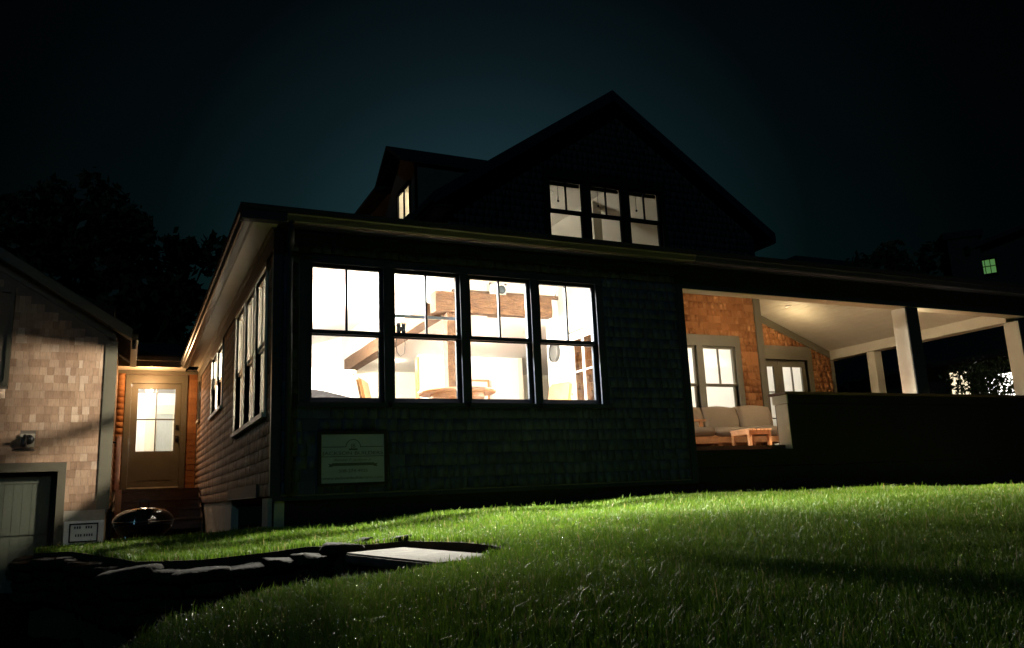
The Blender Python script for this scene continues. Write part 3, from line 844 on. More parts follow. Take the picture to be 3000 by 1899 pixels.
box('interior_wall', 'white_wall', house, 5.18, 9.19, 3.122, 3.14, 2.66, 3.0)
box('interior_wall', 'white_wall', house, 5.18, 6.85, 3.122, 3.14, IW, 2.66)
box('interior_wall', 'white_wall', house, 8.75, 9.19, 3.122, 3.14, IW, 2.66)
# room behind the double doors
box('interior_wall', 'white_wall', house, 9.3, 12.1, 6.9, 6.95, IW, 3.0)
box('interior_wall', 'white_wall', house, 12.05, 12.1, 4.23, 6.9, IW, 3.0)
box('interior_wall', 'white_wall', house, 9.21, 9.3, 4.23, 6.9, IW, 3.0)
box('ceiling', 'white_wall', house, 9.2, 12.1, 4.23, 6.95, 2.98, 3.03)
box('floor', 'floor_wood', house, 9.2, 12.1, 4.23, 6.95, IW - .07, IW - .04)
box('wall', 'sheathing', house, 12.1, 12.2, 4.1, 10, -.5, 3.1)
def timber(x0, x1, y0, y1, z0, z1, name='beam'):
    bm = bmesh.new()
    bmesh.ops.create_cube(bm, size=1)
    big = max(x1 - x0, y1 - y0, z1 - z0)
    bmesh.ops.subdivide_edges(bm, edges=bm.edges[:], cuts=7, use_grid_fill=True)
    for v in bm.verts:
        p = Vector((x0 + (v.co.x + .5) * (x1 - x0), y0 + (v.co.y + .5) * (y1 - y0), z0 + (v.co.z + .5) * (z1 - z0)))
        v.co = p + noise.noise_vector(p * 4.5) * .014
    bm.verts.index_update()
    mb = MB(); mb.add([v.co[:] for v in bm.verts], [[v.index for v in f.verts] for f in bm.faces]); bm.free()
    return mb.build(name, 'timber', house)
timber(2.86, 4.88, 3.0, 3.26, 3.0, 3.32)
timber(3.05, 3.22, 3.03, 3.22, IW, 2.99, 'timber_post')
timber(2.82, 3.04, 3.28, 8.7, 2.92, 3.18)
for x, y, p in ((1.15, .70, 720), (2.1, .70, 860), (3.05, .70, 920), (4.0, .70, 1050)):
    lamp(house, (x, y, 2.955 + .308 * min(x, y)), p, (1, .94, .82), .10, spot=110, direction=(.12, -.55, -1), blend=.9)
lamp(house, (1.2, 7.2, 2.955 + .308 * 1.2), 40, (1, .88, .74), .04, spot=138)
for x, y, p in ((4.6, 5.1, 4), (3.5, 7.6, 5), (7.6, 5.6, 14)):
    lamp(house, (x, y, 2.998), p, (1, .86, .66), .05)
lamp(house, (10.7, 5.4, 2.978), 14, (1, .88, .72), .05)

# -- breezeway: entry wall, door, eave
wb = wall('wall', 'sheathing', house, FB, -1.62, -.002, .2, 3.1, .12, [(-1.30, -.33, .66, 2.80)])
shingle(house, wb, FB, -1.57, -.02, .60, 3.0, 'cedar_fresh', [(-1.42, -.21, .3, 2.97)], weight=1.6, widths=(.2,))
mb = MB(); FB.fbox(mb, -1.41, -1.30, -.12, .026, .62, 2.80); FB.fbox(mb, -.33, -.22, -.12, .026, .62, 2.80); FB.fbox(mb, -1.41, -.22, -.12, .03, 2.80, 2.965)
mb.build('door_frame', 'trim', house)
mb = MB()
FB.fbox(mb, -1.299, -1.17, -.09, -.045, .662, 2.799); FB.fbox(mb, -.45, -.331, -.09, -.045, .662, 2.799); FB.fbox(mb, -1.17, -.45, -.09, -.045, 2.69, 2.799); FB.fbox(mb, -1.17, -.45, -.09, -.045, .662, 1.39)
FB.fbox(mb, -1.13, -.49, -.045, -.038, .80, 1.28)
ed = mb.build('door', 'trim', house)
mb = MB(); FB.fbox(mb, -.821, -.799, -.085, -.05, 1.39, 2.69)
FB.fbox(mb, -1.17, -.822, -.085, -.05, 2.035, 2.06); FB.fbox(mb, -.798, -.45, -.085, -.05, 2.035, 2.06)
mb.build('muntin', 'trim', ed)
for u0_, u1_ in ((-1.17, -.821), (-.799, -.45)):
    for z0_, z1_ in ((1.39, 2.035), (2.06, 2.69)):
        MB().add([FB.p(u0_, -.068, z0_), FB.p(u1_, -.068, z0_), FB.p(u1_, -.068, z1_), FB.p(u0_, -.068, z1_)], [(0, 1, 2, 3)]).build('pane', 'glass', ed, recalc=False)
mb = MB(); FB.fbox(mb, -.425, -.365, -.045, -.028, 1.83, 1.93); mb.build('deadbolt', 'metal_black', ed)
mb = MB(); FB.fbox(mb, -.425, -.36, -.045, -.03, 1.58, 1.70); mb.lathe([(.012, 0), (.012, -.05), (.03, -.055), (.032, -.075), (.02, -.085)], (-.392, 10.10, 1.64), 16, 'y'); mb.build('door_handle', 'metal_black', ed)
box('threshold', 'trim_pale', house, -1.30, -.33, 10.02, 10.16, .63, .66)
box('soffit', 'trim_pale', house, -1.62, -.28, 9.45, 10.066, 3.066, 3.084)
box('fascia', 'trim', house, -1.60, -.405, 9.42, 9.448, 3.05, 3.25)
box('fascia', 'trim', house, -1.60, -.405, 9.385, 9.419, 3.17, 3.26)
box('frieze_board', 'trim', house, -1.6, -.03, 10.035, 10.05, 3.0, 3.06)
slab('roof', 'asphalt_roof', [(-1.75, 9.36, 3.285), (-.28, 9.36, 3.285), (-.28, 14, 4.4), (-1.75, 14, 4.4)], .03, house)
lamp(house, (-.95, 9.50, 3.064), 18, (1, .56, .25), .08, bulb='trim_pale', drop=.32)
# room behind the entry door
box('floor', 'floor_wood', house, -2.2, 1.6, 10.2, 13.4, .62, .69)
box('ceiling', 'white_wall', house, -2.2, 1.6, 10.2, 13.4, 3.02, 3.06)
box('interior_wall', 'white_wall', house, -2.22, -2.18, 10.2, 13.4, .6, 3.05)
box('interior_wall', 'white_wall', house, 1.58, 1.62, 10.2, 13.4, .6, 3.05)
box('interior_wall', 'white_wall', house, -2.2, 1.6, 13.4, 13.45, .6, 3.05)
box('interior_wall', 'white_wall', house, -2.2, -1.3, 10.195, 10.21, .66, 3.05)
box('interior_wall', 'white_wall', house, -.33, 1.6, 10.195, 10.21, .66, 3.05)
mb = MB()
mb.box(-.95, -.70, 13.34, 13.395, .7, 2.72); mb.box(.05, .2, 13.34, 13.395, .7, 2.72); mb.box(-.70, .05, 13.34, 13.395, 2.5, 2.72); mb.box(-.70, .05, 13.34, 13.395, .7, 1.0)
mb.box(-.34, -.31, 13.34, 13.39, 1.0, 2.5); mb.box(-.70, -.34, 13.34, 13.39, 1.45, 1.48); mb.box(-.31, .05, 13.34, 13.39, 1.45, 1.48)
idr = mb.build('inner_door', 'cream_paint', house)
MB().add([(-.7, 13.37, 1.0), (.05, 13.37, 1.0), (.05, 13.37, 2.5), (-.7, 13.37, 2.5)], [(0, 1, 2, 3)]).build('curtain', 'curtain', idr, recalc=False)
lamp(house, (-1.35, 12.0, 3.018), 34, (1, .90, .78), .05)

# ------------------------------------------------------------------ garage
garage = thing('shingled_garage', 'weathered shingle garage with gable end and grey-green plank door', 'garage', (-5.3, 6.5, 0))
FG = Face((0, 6.5, 0), (1, 0, 0), (0, -1, 0))
FGs = Face((-1.57, 0, 0), (0, 1, 0), (1, 0, 0))
gtp = lambda x: min(3.02 + .63 * (-1.57 - x), 3.02 + .63 * (x + 9.03))
wg = wall('wall', 'sheathing', garage, FG, -3.09, -1.57, .25, 3.9, .12, [(-3.2, -2.185, 0, .99)], top=gtp)
wall('wall', 'sheathing', garage, FG, -5.3, -3.09, .99, 3.9, .12, [], top=gtp)
wall('wall', 'sheathing', garage, FG, -9.03, -5.3, -1.3, 3.9, .12, [], top=gtp)
shingle(garage, wg, FG, -4.3, -1.575, .25, 4.6, 'cedar', [(-1.72, -1.5, 0, 9), (-4.3, -2.19, 0, .99), (-4.3, -3.08, 2.2, 3.83), (-2.86, -2.65, 1.25, 1.47)], weight=1.0,
        uclip=lambda z, zt: (-4.3, min(-1.575, -1.57 - (zt - 2.87) / .63) if zt > 2.87 else -1.575))
wgs = wall('wall', 'sheathing', garage, FGs, 6.5, 10.07, .2, 3.1, .12)
shingle(garage, wgs, FGs, 6.56, 10.03, .25, 3.0, 'cedar', weight=.3)
box('wall', 'sheathing', garage, -9.03, -1.6, 12.4, 12.5, -1.3, 3.1)
box('corner_board', 'trim', garage, -1.725, -1.546, 6.474, 6.5, .25, 3.0)
box('corner_board', 'trim', garage, -1.5695, -1.546, 6.501, 6.57, .25, 3.0)
for sgn in (-1, 1):
    ex = -5.3 + sgn * 3.97; rz = 5.67; ez = rz - .63 * 3.97
    slab('roof', 'asphalt_roof', [(-5.3, 6.18, rz), (ex, 6.18, ez), (ex, 12.8, ez), (-5.3, 12.8, rz)], .08, garage)
    MB().prism([(-5.3, 6.16, rz - .01), (ex, 6.16, ez - .01), (ex - sgn * .02, 6.16, ez - .17), (-5.3, 6.16, rz - .18)], (0, .03, 0)).build('rake_board', 'trim', garage)
    MB().prism([(-5.3, 6.195, rz - .17), (ex, 6.195, ez - .17), (ex, 6.46, ez - .17), (-5.3, 6.46, rz - .17)], (0, 0, .015)).build('soffit', 'trim', garage)
    cx = -5.3 + sgn * 3.73
    MB().prism([(-5.3, 6.474, rz - .16), (cx, 6.474, rz - .16 - .63 * 3.73), (cx, 6.474, rz - .32 - .63 * 3.73), (-5.3, 6.474, rz - .32)], (0, .025, 0)).build('frieze_board', 'trim', garage)
    if sgn == 1:
        box('gutter', 'gutter', garage, ex - .02, ex + .09, 6.3, 9.2, ez - .17, ez - .06)
        MB().tube([(ex + .03, 6.36, ez - .15), (ex + .03, 6.36, ez - .32)], .04, 10).build('downspout', 'gutter', garage, smooth=True)
MB().prism([(-3.1, 8.2, 3.9), (-1.66, 8.2, 3.3), (-1.66, 8.2, 4.0), (-3.1, 8.2, 4.45)], (0, 3, 0)).build('dormer', 'black_trim', garage)
# upper window, unlit
mb = MB(); FG.fbox(mb, -3.145, -3.085, -.05, .024, 2.28, 3.74); FG.fbox(mb, -4.1, -3.145, -.05, .026, 3.74, 3.83); FG.fbox(mb, -4.1, -3.085, -.05, .04, 2.22, 2.28)
FG.fbox(mb, -4.1, -4.04, -.05, .024, 2.28, 3.74)
uw = mb.build('window', 'trim', garage)
mb = MB(); FG.fbox(mb, -4.04, -3.145, -.09, -.05, 2.28, 3.74); mb.build('pane', 'metal_black', uw)
# plank door in its frame
mb = MB(); FG.fbox(mb, -2.30, -2.185, -.12, .03, -1.3, .87); FG.fbox(mb, -5.2, -2.185, -.12, .034, .87, .99)
mb.build('door_frame', 'trim', garage)
gd = MB(); FG.fbox(gd, -5.2, -2.40, -.18, -.14, -1.3, .80)
gdo = gd.build('garage_door', 'garage_paint', garage)
box('door_jamb', 'black_trim', garage, -2.40, -2.31, 6.625, 6.68, -1.3, .868)
box('door_jamb', 'black_trim', garage, -5.2, -2.40, 6.625, 6.68, .80, .868)
for i in range(12):
    u = -2.53 - i * .125
    for z0_, z1_ in ((-1.25, -.12), (-.095, .69)):
        mb = MB(); FG.fbox(mb, u - .121, u, -.14, -.125, z0_, z1_); mb.build('plank', 'garage_paint', gdo)
mb = MB(); FG.fbox(mb, -2.525, -2.405, -.14, -.115, -1.25, -.12); FG.fbox(mb, -2.525, -2.405, -.14, -.115, -.095, .80); mb.build('stile', 'garage_paint', gdo)
mb = MB(); FG.fbox(mb, -4.1, -2.53, -.14, -.115, .695, .795); mb.build('rail', 'garage_paint', gdo)
box('foundation', 'concrete', garage, -2.183, -1.6, 6.485, 6.6, -1.3, .245)
box('foundation', 'concrete', garage, -1.69, -1.6, 6.6, 12, -1.3, .2)

# gooseneck barn lamp over the garage door, unlit
gl = thing('wall_lamp', 'black gooseneck barn lamp above the garage door', 'wall lamp', (-2.75, 6.47, 1.36))
box('mounting_block', 'concrete', gl, -2.855, -2.655, 6.465, 6.485, 1.255, 1.465, bev=.004)
MB().lathe([(.075, 0), (.078, -.03), (.062, -.06), (.02, -.075)], (-2.735, 6.465, 1.37), 24, 'y').build('back_plate', 'metal_black', gl, smooth=True)
MB().tube([(-2.735, 6.44, 1.37), (-2.74, 6.36, 1.41), (-2.76, 6.25, 1.42), (-2.772, 6.20, 1.42), (-2.775, 6.19, 1.38)], .016, 10).build('arm', 'metal_black', gl, smooth=True)
MB().lathe([(.012, .20), (.036, .195), (.045, .15), (.045, .07), (.075, .042), (.13, .020), (.155, -.004), (.150, -.010), (.115, .004), (.05, .025), (.012, .05)], (-2.775, 6.19, 1.19), 28).build('lamp_shade', 'metal_black', gl, smooth=True)

# ------------------------------------------------------------------ entry steps
st = thing('entry_steps', 'dark wooden steps and landing below the breezeway door', 'steps', (-.8, 8.4, -.34))
for i in range(11):
    y = 8.5 + i * .142
    if y < 10.0: box('board', 'deck_wood', st, -1.50, -.03, y, y + .137, .55, .58)
for k, (y, z) in enumerate(((8.5, .55), (8.22, .365), (7.94, .19), (7.66, .01))):
    box('riser', 'deck_wood', st, -1.48, -.05, y + .005, y + .025, z - .16, z - .002)
    if k:
        box('tread', 'deck_wood', st, -1.50, -.03, y - .03, y + .115, z + .001, z + .028)
        box('tread', 'deck_wood', st, -1.50, -.03, y + .12, y + .275, z + .001, z + .028)
mb = MB(); mb.prism([(-1.48, 8.55, .54), (-1.48, 7.6, -.05), (-1.48, 7.6, -.5), (-1.48, 8.55, -.5)], (-.03, 0, 0)); mb.build('stringer', 'deck_wood', st)
mb = MB(); mb.prism([(-.05, 8.55, .54), (-.05, 7.6, -.05), (-.05, 7.6, -.5), (-.05, 8.55, -.5)], (.03, 0, 0)); mb.build('stringer', 'deck_wood', st)
box('side_panel', 'deck_wood', st, -1.48, -.05, 8.56, 8.6, -.5, .54)
MB().bbox(-1.475, -1.375, 7.86, 7.95, -.42, .58, .005).build('newel_post', 'post_wood', st)
MB().bbox(-1.505, -1.425, 8.02, 8.10, .58, 1.545, .008).build('rail_post', 'post_wood', st)
MB().tube([(-1.50, 8.06, 1.43), (-1.568, 8.06, 1.43)], .02, 8).build('bracket', 'metal_black', st)

# ------------------------------------------------------------------ things outside
# builder's sign on the front wall
sg = thing('builder_sign', 'pale builder\'s sign with dark lettering on the front wall', 'sign', (.80, -.02, .64))
SX0, SX1, SZ0, SZ1 = .475, 1.135, .39, .885
mb = MB(); mb.box(SX0 - .035, SX0, -.05, -.016, SZ0 - .03, SZ1 + .035); mb.box(SX1, SX1 + .035, -.05, -.016, SZ0 - .03, SZ1 + .035); mb.box(SX0, SX1, -.05, -.016, SZ1, SZ1 + .035); mb.box(SX0, SX1, -.05, -.016, SZ0 - .03, SZ0)
mb.build('frame', 'black_trim', sg)
board = box('board', 'sign_board', sg, SX0, SX1, -.04, -.016, SZ0, SZ1)
def text(body, x, z, size, parent, y=-.0425, shear=0.0, width=None, mat='sign_ink', rot=(R(90), 0, 0), name='lettering', extr=.0012):
    cu = bpy.data.curves.new(name, 'FONT'); cu.body = body; cu.align_x = 'CENTER'; cu.align_y = 'CENTER'
    cu.size = size; cu.shear = shear; cu.extrude = extr
    tmp = bpy.data.objects.new('t', cu); col.objects.link(tmp)
    bpy.context.view_layer.update()
    me = bpy.data.meshes.new_from_object(tmp.evaluated_get(bpy.context.evaluated_depsgraph_get()))
    bpy.data.objects.remove(tmp)
    o = bpy.data.objects.new(name, me)
    me.materials.clear(); me.materials.append(MATS[mat])
    link(o, parent, Vector((x, y, z)) - WL[parent])
    o.rotation_euler = rot
    if width:
        xs = [v.co.x for v in me.vertices]; w0 = max(xs) - min(xs)
        k = width / w0
        for v in me.vertices: v.co.x *= k
    return o
cx = (SX0 + SX1) / 2
text('JACKSON BUILDERS', cx, .690, .050, board, width=.64)
text('Ronald F. Jackson Jr.', cx, .622, .034, board, shear=.3, width=.40)
text('508-274-4925', cx, .510, .046, board, width=.30)
text('www.jacksonbuildersmv.com', cx, .440, .042, board, width=.63)
text('JB', cx, .765, .060, board)
mb = MB()
mb.box(SX0 + .01, cx - .075, -.0425, -.0405, .752, .760); mb.box(cx + .075, SX1 - .01, -.0425, -.0405, .752, .760); mb.box(SX0 + .005, SX1 - .005, -.0425, -.0405, .654, .661)
for k in range(16):
    a0, a1 = math.pi * k / 16, math.pi * (k + 1) / 16
    q = [(cx + r_ * math.cos(a), -.0425, .756 + r_ * math.sin(a)) for r_, a in ((.072, a0), (.080, a0), (.080, a1), (.072, a1))]
    mb.prism(q, (0, .002, 0))
mb.box(cx - .045, cx + .045, -.0425, -.0405, .722, .738)
mb.box(cx - .22, cx + .22, -.0425, -.0405, .563, .592)
for s_ in (-1, 1):
    mb.prism([(cx + s_ * .215, -.0425, .555), (cx + s_ * .26, -.0425, .552), (cx + s_ * .245, -.0425, .568), (cx + s_ * .26, -.0425, .585), (cx + s_ * .215, -.0425, .582)], (0, .002, 0))
mb.build('emblem', 'sign_ink', board)

# black-framed notice board against the garage foundation
nb_ = thing('notice_board', 'white board with black frame leaning on the garage foundation', 'notice board', (-1.9, 6.40, -.30))
bd = box('board', 'paper', nb_, -2.16, -1.60, 6.415, 6.435, -.30, .08)
mb = MB(); mb.box(-2.09, -2.07, 6.40, 6.414, -.25, .045); mb.box(-1.70, -1.68, 6.40, 6.414, -.25, .045); mb.box(-2.07, -1.70, 6.40, 6.414, .022, .045); mb.box(-2.07, -1.70, 6.40, 6.414, -.25, -.227)
mb.build('frame', 'black_trim', nb_)
mb = MB()
for x in (-2.02, -1.985, -1.95, -1.86, -1.825, -1.79): mb.box(x, x + .022, 6.408, 6.4145, -.04, -.002)
for x in (-2.00, -1.965, -1.93, -1.88, -1.845, -1.81, -1.775): mb.box(x, x + .020, 6.408, 6.4145, -.16, -.122)
mb.build('print', 'sign_ink', bd)
mb = MB(); mb.box(-2.12, -1.62, 6.436, 6.47, -.5, -.30); mb.build('prop_block', 'concrete', nb_)

# kettle grill
gr = thing('kettle_grill', 'black domed kettle grill in front of the entry steps', 'grill', (-1.07, 4.15, -.42))
gc = (-1.07, 4.15, .07)
MB().lathe([(.388, -.012), (.392, 0), (.385, .015), (.365, .055), (.325, .098), (.26, .135), (.17, .160), (.07, .171), (.001, .173)], gc, 48).build('lid', 'enamel', gr, smooth=True)
MB().lathe([(.398, -.022), (.402, -.016), (.398, -.010), (.389, -.012)], gc, 48).build('rim', 'steel', gr, smooth=True)
MB().lathe([(.385, -.014), (.375, -.07), (.33, -.15), (.25, -.21), (.14, -.245), (.001, -.255)], gc, 48).build('bowl', 'enamel', gr, smooth=True)
h = MB().tube([(gc[0] - .055, gc[1], .235), (gc[0] - .055, gc[1], .315), (gc[0] - .045, gc[1], .325)], .008, 8).tube([(gc[0] + .055, gc[1], .235), (gc[0] + .055, gc[1], .315), (gc[0] + .045, gc[1], .325)], .008, 8).build('handle_bracket', 'metal_black', gr)
MB().bbox(gc[0] - .075, gc[0] + .075, gc[1] - .02, gc[1] + .02, .318, .345, .008).build('handle', 'grey_paint', gr)
for a in (90, 210, 330):
    ca, sa = math.cos(R(a)), math.sin(R(a))
    MB().tube([(gc[0] + .24 * ca, gc[1] + .24 * sa, -.13), (gc[0] + .33 * ca, gc[1] + .33 * sa, -.46)], .014, 8).build('leg', 'steel', gr)

# (stones)
# stone step and dry-stone edging
def stone_mesh(seed, flat=.5):
    bm = bmesh.new()
    bmesh.ops.create_cube(bm, size=1)
    bmesh.ops.subdivide_edges(bm, edges=bm.edges[:], cuts=5, use_grid_fill=True)
    for v in bm.verts:
        q = v.co.normalized() * .62
        v.co = v.co.lerp(q, .45)
        o_ = Vector((seed * 7.1, seed * 3.3, 0))
        v.co += noise.noise_vector(v.co * 1.9 + o_) * .12 + noise.noise_vector(v.co * 6 + o_) * .035
    me = bpy.data.meshes.new('stone'); bm.to_mesh(me); bm.free()
    me.materials.append(MATS['field_stone'])
    me.polygons.foreach_set('use_smooth', [True] * len(me.polygons))
    return me
STONES = [stone_mesh(i) for i in range(8)]
def stone(parent, x, y, z, sx, sy, sz, rz, tilt=0.0):
    o = bpy.data.objects.new('stone', random.choice(STONES))
    link(o, parent, Vector((x, y, z)) - WL[parent])
    o.scale = (sx, sy, sz); o.rotation_euler = (random.uniform(-.12, .12) + tilt, random.uniform(-.12, .12), rz)
    return o
def stone_row(parent, path, ztop, size, rows, drop):
    pts = [Vector((x, y)) for x, y in path]
    for r_ in range(rows):
        for i in range(len(pts) - 1):
            a, b_ = pts[i], pts[i + 1]; L = (b_ - a).length; d = (b_ - a) / L
            s = random.uniform(0, .1)
            while s < L:
                w = random.uniform(*size)
                p = a + d * min(s + w / 2, L)
                z = ztop(p.x, p.y) - drop * r_ - random.uniform(0, .03)
                stone(parent, p.x, p.y, z, w * 1.05, random.uniform(.18, .26), drop * random.uniform(.85, 1.05), math.atan2(d.y, d.x) + random.uniform(-.12, .12))
                s += w
w1 = thing('dry_stone_wall', 'low dry-stone wall edging the strip of lawn by the house', 'stone wall', (-.8, -2.0, -1.3))
stone_row(w1, [(.04, -2.42), (-.08, -2.08), (-.3, -2.10), (-.8, -2.08), (-1.26, -1.80), (-1.50, -.82), (-1.82, .55), (-2.15, 1.0), (-2.3, 3.2), (-2.35, 6.2)], lambda x, y: gz(x, y) - .085, (.22, .45), 4, .10)
for x, y, z, sx in ((.13, -2.42, -.135, .30), (.30, -2.30, -.115, .14), (.50, -2.24, -.13, .38)):
    stone(w1, x, y, z, sx, .15, .085, .15)
w2 = thing('rubble_wall', 'dark rubble wall under the near edge of the lawn', 'stone wall', (-.8, -4.6, -1.3))
stone_row(w2, [(.2, -4.10), (-.29, -4.26), (-.86, -4.64), (-1.20, -5.0), (-1.38, -5.76), (-1.28, -6.8)], lambda x, y: gz(x, y) - .22, (.2, .38), 5, .13)
for x, y, z, s_, lab in ((-1.48, -2.3, -.86, .34, 'rough stone lying lowest of the rubble in the dark corner'), (-1.25, -2.5, -.84, .36, 'broad flat stone half sunk beside the rubble wall'),
                      (-1.62, -1.2, -.86, .3, 'small rough stone below the bend of the dry-stone wall'), (-1.12, -3.35, -.84, .42, 'long dark stone at the foot of the rubble wall'), (-1.5, .0, -.88, .32, 'rounded stone close under the far end of the dry-stone wall')):
    st_ = bpy.data.objects.new('loose_stone', random.choice(STONES)); link(st_, None, (x, y, z)); st_.scale = (s_ * .8, s_ * .5, .26); st_.rotation_euler.z = random.uniform(0, 3)
    tag(st_, lab, 'stone', 'loose stones along the lower path')
px_, py_ = np.meshgrid(np.linspace(-3.2, .3, 46), np.linspace(-7.5, 6.2, 130))
pz_ = -.92 + .10 * np.clip(px_ + 1.5, 0, 2) + np.array([[noise.noise(Vector((x * 3.1, y * 3.1, 0))) * .05 + noise.noise(Vector((x * 9, y * 9, 3))) * .03 for x, y in zip(r1, r2)] for r1, r2 in zip(px_, py_)])
ii = np.arange(46 * 130).reshape(130, 46)
fq = np.stack([ii[:-1, :-1], ii[:-1, 1:], ii[1:, 1:], ii[1:, :-1]], -1).reshape(-1)
tag(np_mesh('path', np.stack([px_, py_, pz_], -1).reshape(-1, 3), fq, [4] * (len(fq) // 4), 'path_shade', smooth=True), kind='structure')
bm = bmesh.new()
q = [(.281, -4.002), (.765, -3.842), (.608, -2.341), (.111, -2.537)]
vs_ = [bm.verts.new((x, y, -.15)) for x, y in q]; bm.faces.new(vs_)
ext = bmesh.ops.extrude_face_region(bm, geom=bm.faces[:]); bmesh.ops.translate(bm, verts=[e for e in ext['geom'] if isinstance(e, bmesh.types.BMVert)], vec=(0, 0, -.07))
bmesh.ops.recalc_face_normals(bm, faces=bm.faces)
bmesh.ops.bevel(bm, geom=bm.edges[:], offset=.012, segments=2, affect='EDGES')
me = bpy.data.meshes.new('stone_step'); bm.to_mesh(me); bm.free(); me.materials.append(MATS['step_stone'])
ss = bpy.data.objects.new('stone_step', me); link(ss); tag(ss, 'pale flat stone slab set as a step in the lawn', 'step')
o = bpy.data.objects.new('edging_stone', STONES[2]); link(o, None, (1.03, -3.82, -.16)); o.scale = (.26, .16, .11)
tag(o, 'small pale flat stone in the grass right of the step slab', 'stone')

# ------------------------------------------------------------------ porch furniture
def cushion(name, parent, x0, x1, y0, y1, z0, z1, mat='cushion', rot=0.0, puff=.03):
    bm = bmesh.new(); bmesh.ops.create_cube(bm, size=1)
    bmesh.ops.subdivide_edges(bm, edges=bm.edges[:], cuts=5, use_grid_fill=True)
    D = Vector((x1 - x0, y1 - y0, z1 - z0)); c = Vector(((x0 + x1) / 2, (y0 + y1) / 2, (z0 + z1) / 2))
    for v in bm.verts:
        q = v.co * 2
        f = [1 - abs(q[i]) ** 4 for i in range(3)]
        r = Vector((q.x * (1 - .06 * abs(q.y * q.z)), q.y * (1 - .10 * abs(q.x * q.z)), q.z * (1 - .10 * abs(q.x * q.y))))
        p = Vector((r.x * D.x / 2, r.y * D.y / 2, r.z * D.z / 2))
        p.z += puff * (1 if q.z > 0 else -.3) * (1 - q.x ** 2) * (1 - q.y ** 2) * abs(q.z)
        p.y += -puff * .7 * (1 - q.x ** 2) * (1 - q.z ** 2) * (1 if q.y < 0 else 0)
        p += noise.noise_vector((p + c) * 6) * .008
        if rot: p = Matrix.Rotation(rot, 3, 'X') @ p
        v.co = c + p
    mb = MB(); bm.verts.index_update(); mb.add([v.co[:] for v in bm.verts], [[v.index for v in f.verts] for f in bm.faces]); bm.free()
    return mb.build(name, mat, parent, smooth=True)
sf = thing('porch_sofa', 'teak framed sectional sofa with taupe cushions on the porch', 'sofa', (7.9, 2.4, .64))
mb = MB(); mb.box(7.18, 8.95, 2.02, 2.07, .86, .955); mb.box(7.18, 8.95, 2.80, 2.85, .86, .955); mb.box(8.90, 8.95, 2.07, 2.80, .86, .955); mb.box(7.18, 7.23, 2.07, 2.80, .86, .955)
for i in range(9): mb.box(7.3 + i * .18, 7.38 + i * .18, 2.07, 2.80, .93, .954)
mb.build('frame', 'teak', sf)
mb = MB(); mb.box(6.2, 7.12, 1.86, 1.91, .84, .95); mb.box(7.07, 7.12, 1.91, 2.8, .84, .95); mb.box(6.2, 7.06, 2.78, 2.83, .84, .95)
for i in range(5): mb.box(6.25 + i * .17, 6.33 + i * .17, 1.91, 2.78, .925, .949)
mb.build('frame', 'teak', sf)
for x, y in ((7.125, 1.9), (8.86, 2.02), (8.86, 2.76), (6.2, 1.86), (6.2, 2.74)):
    MB().bbox(x, x + .09, y, y + .09, .64, .95, .005).build('leg', 'teak', sf)
MB().hexa([(7.125, 1.99, .93), (7.215, 1.99, .93), (7.215, 2.8, .93), (7.125, 2.8, .93), (7.125, 1.99, .96), (7.215, 1.99, .96), (7.215, 2.8, 1.2), (7.125, 2.8, 1.2)]).build('side_board', 'teak', sf)
cushion('seat_cushion', sf, 6.22, 7.10, 1.87, 2.65, .955, 1.105)
cushion('seat_cushion', sf, 7.22, 8.06, 2.03, 2.65, .958, 1.105)
cushion('seat_cushion', sf, 8.07, 8.92, 2.03, 2.65, .958, 1.115)
cushion('back_cushion', sf, 6.45, 7.44, 2.60, 2.78, 1.08, 1.50, rot=-.22)
cushion('back_cushion', sf, 7.45, 8.19, 2.60, 2.78, 1.08, 1.50, rot=-.22)
cushion('back_cushion', sf, 8.20, 8.95, 2.60, 2.78, 1.08, 1.52, rot=-.22)
MB().bbox(6.6, 7.02, 2.0, 2.06, 1.20, 1.235, .004).build('arm_rest', 'teak', sf)
MB().bbox(6.9, 6.95, 2.0, 2.05, .95, 1.199, .004).build('arm_post', 'teak', sf)
sd = thing('side_table', 'small open teak side table in front of the porch sofa', 'table', (7.37, 1.4, .64))
for x, y in ((7.16, 1.2), (7.54, 1.2), (7.16, 1.56), (7.54, 1.56)): MB().bbox(x, x + .05, y, y + .05, .64, .985, .004).build('leg', 'teak', sd)
for i in range(6): MB().bbox(7.15 + i * .0735, 7.2175 + i * .0735, 1.18, 1.63, .986, 1.01, .003).build('slat', 'teak', sd)
mb = MB(); mb.box(7.21, 7.54, 1.21, 1.235, .93, .985); mb.box(7.21, 7.54, 1.575, 1.60, .93, .985); mb.box(7.165, 7.19, 1.25, 1.56, .93, .985); mb.box(7.56, 7.585, 1.25, 1.56, .93, .985); mb.build('apron', 'teak', sd)
mb = MB(); mb.box(7.21, 7.54, 1.21, 1.235, .70, .725); mb.box(7.21, 7.54, 1.575, 1.60, .70, .725); mb.build('stretcher', 'teak', sd)

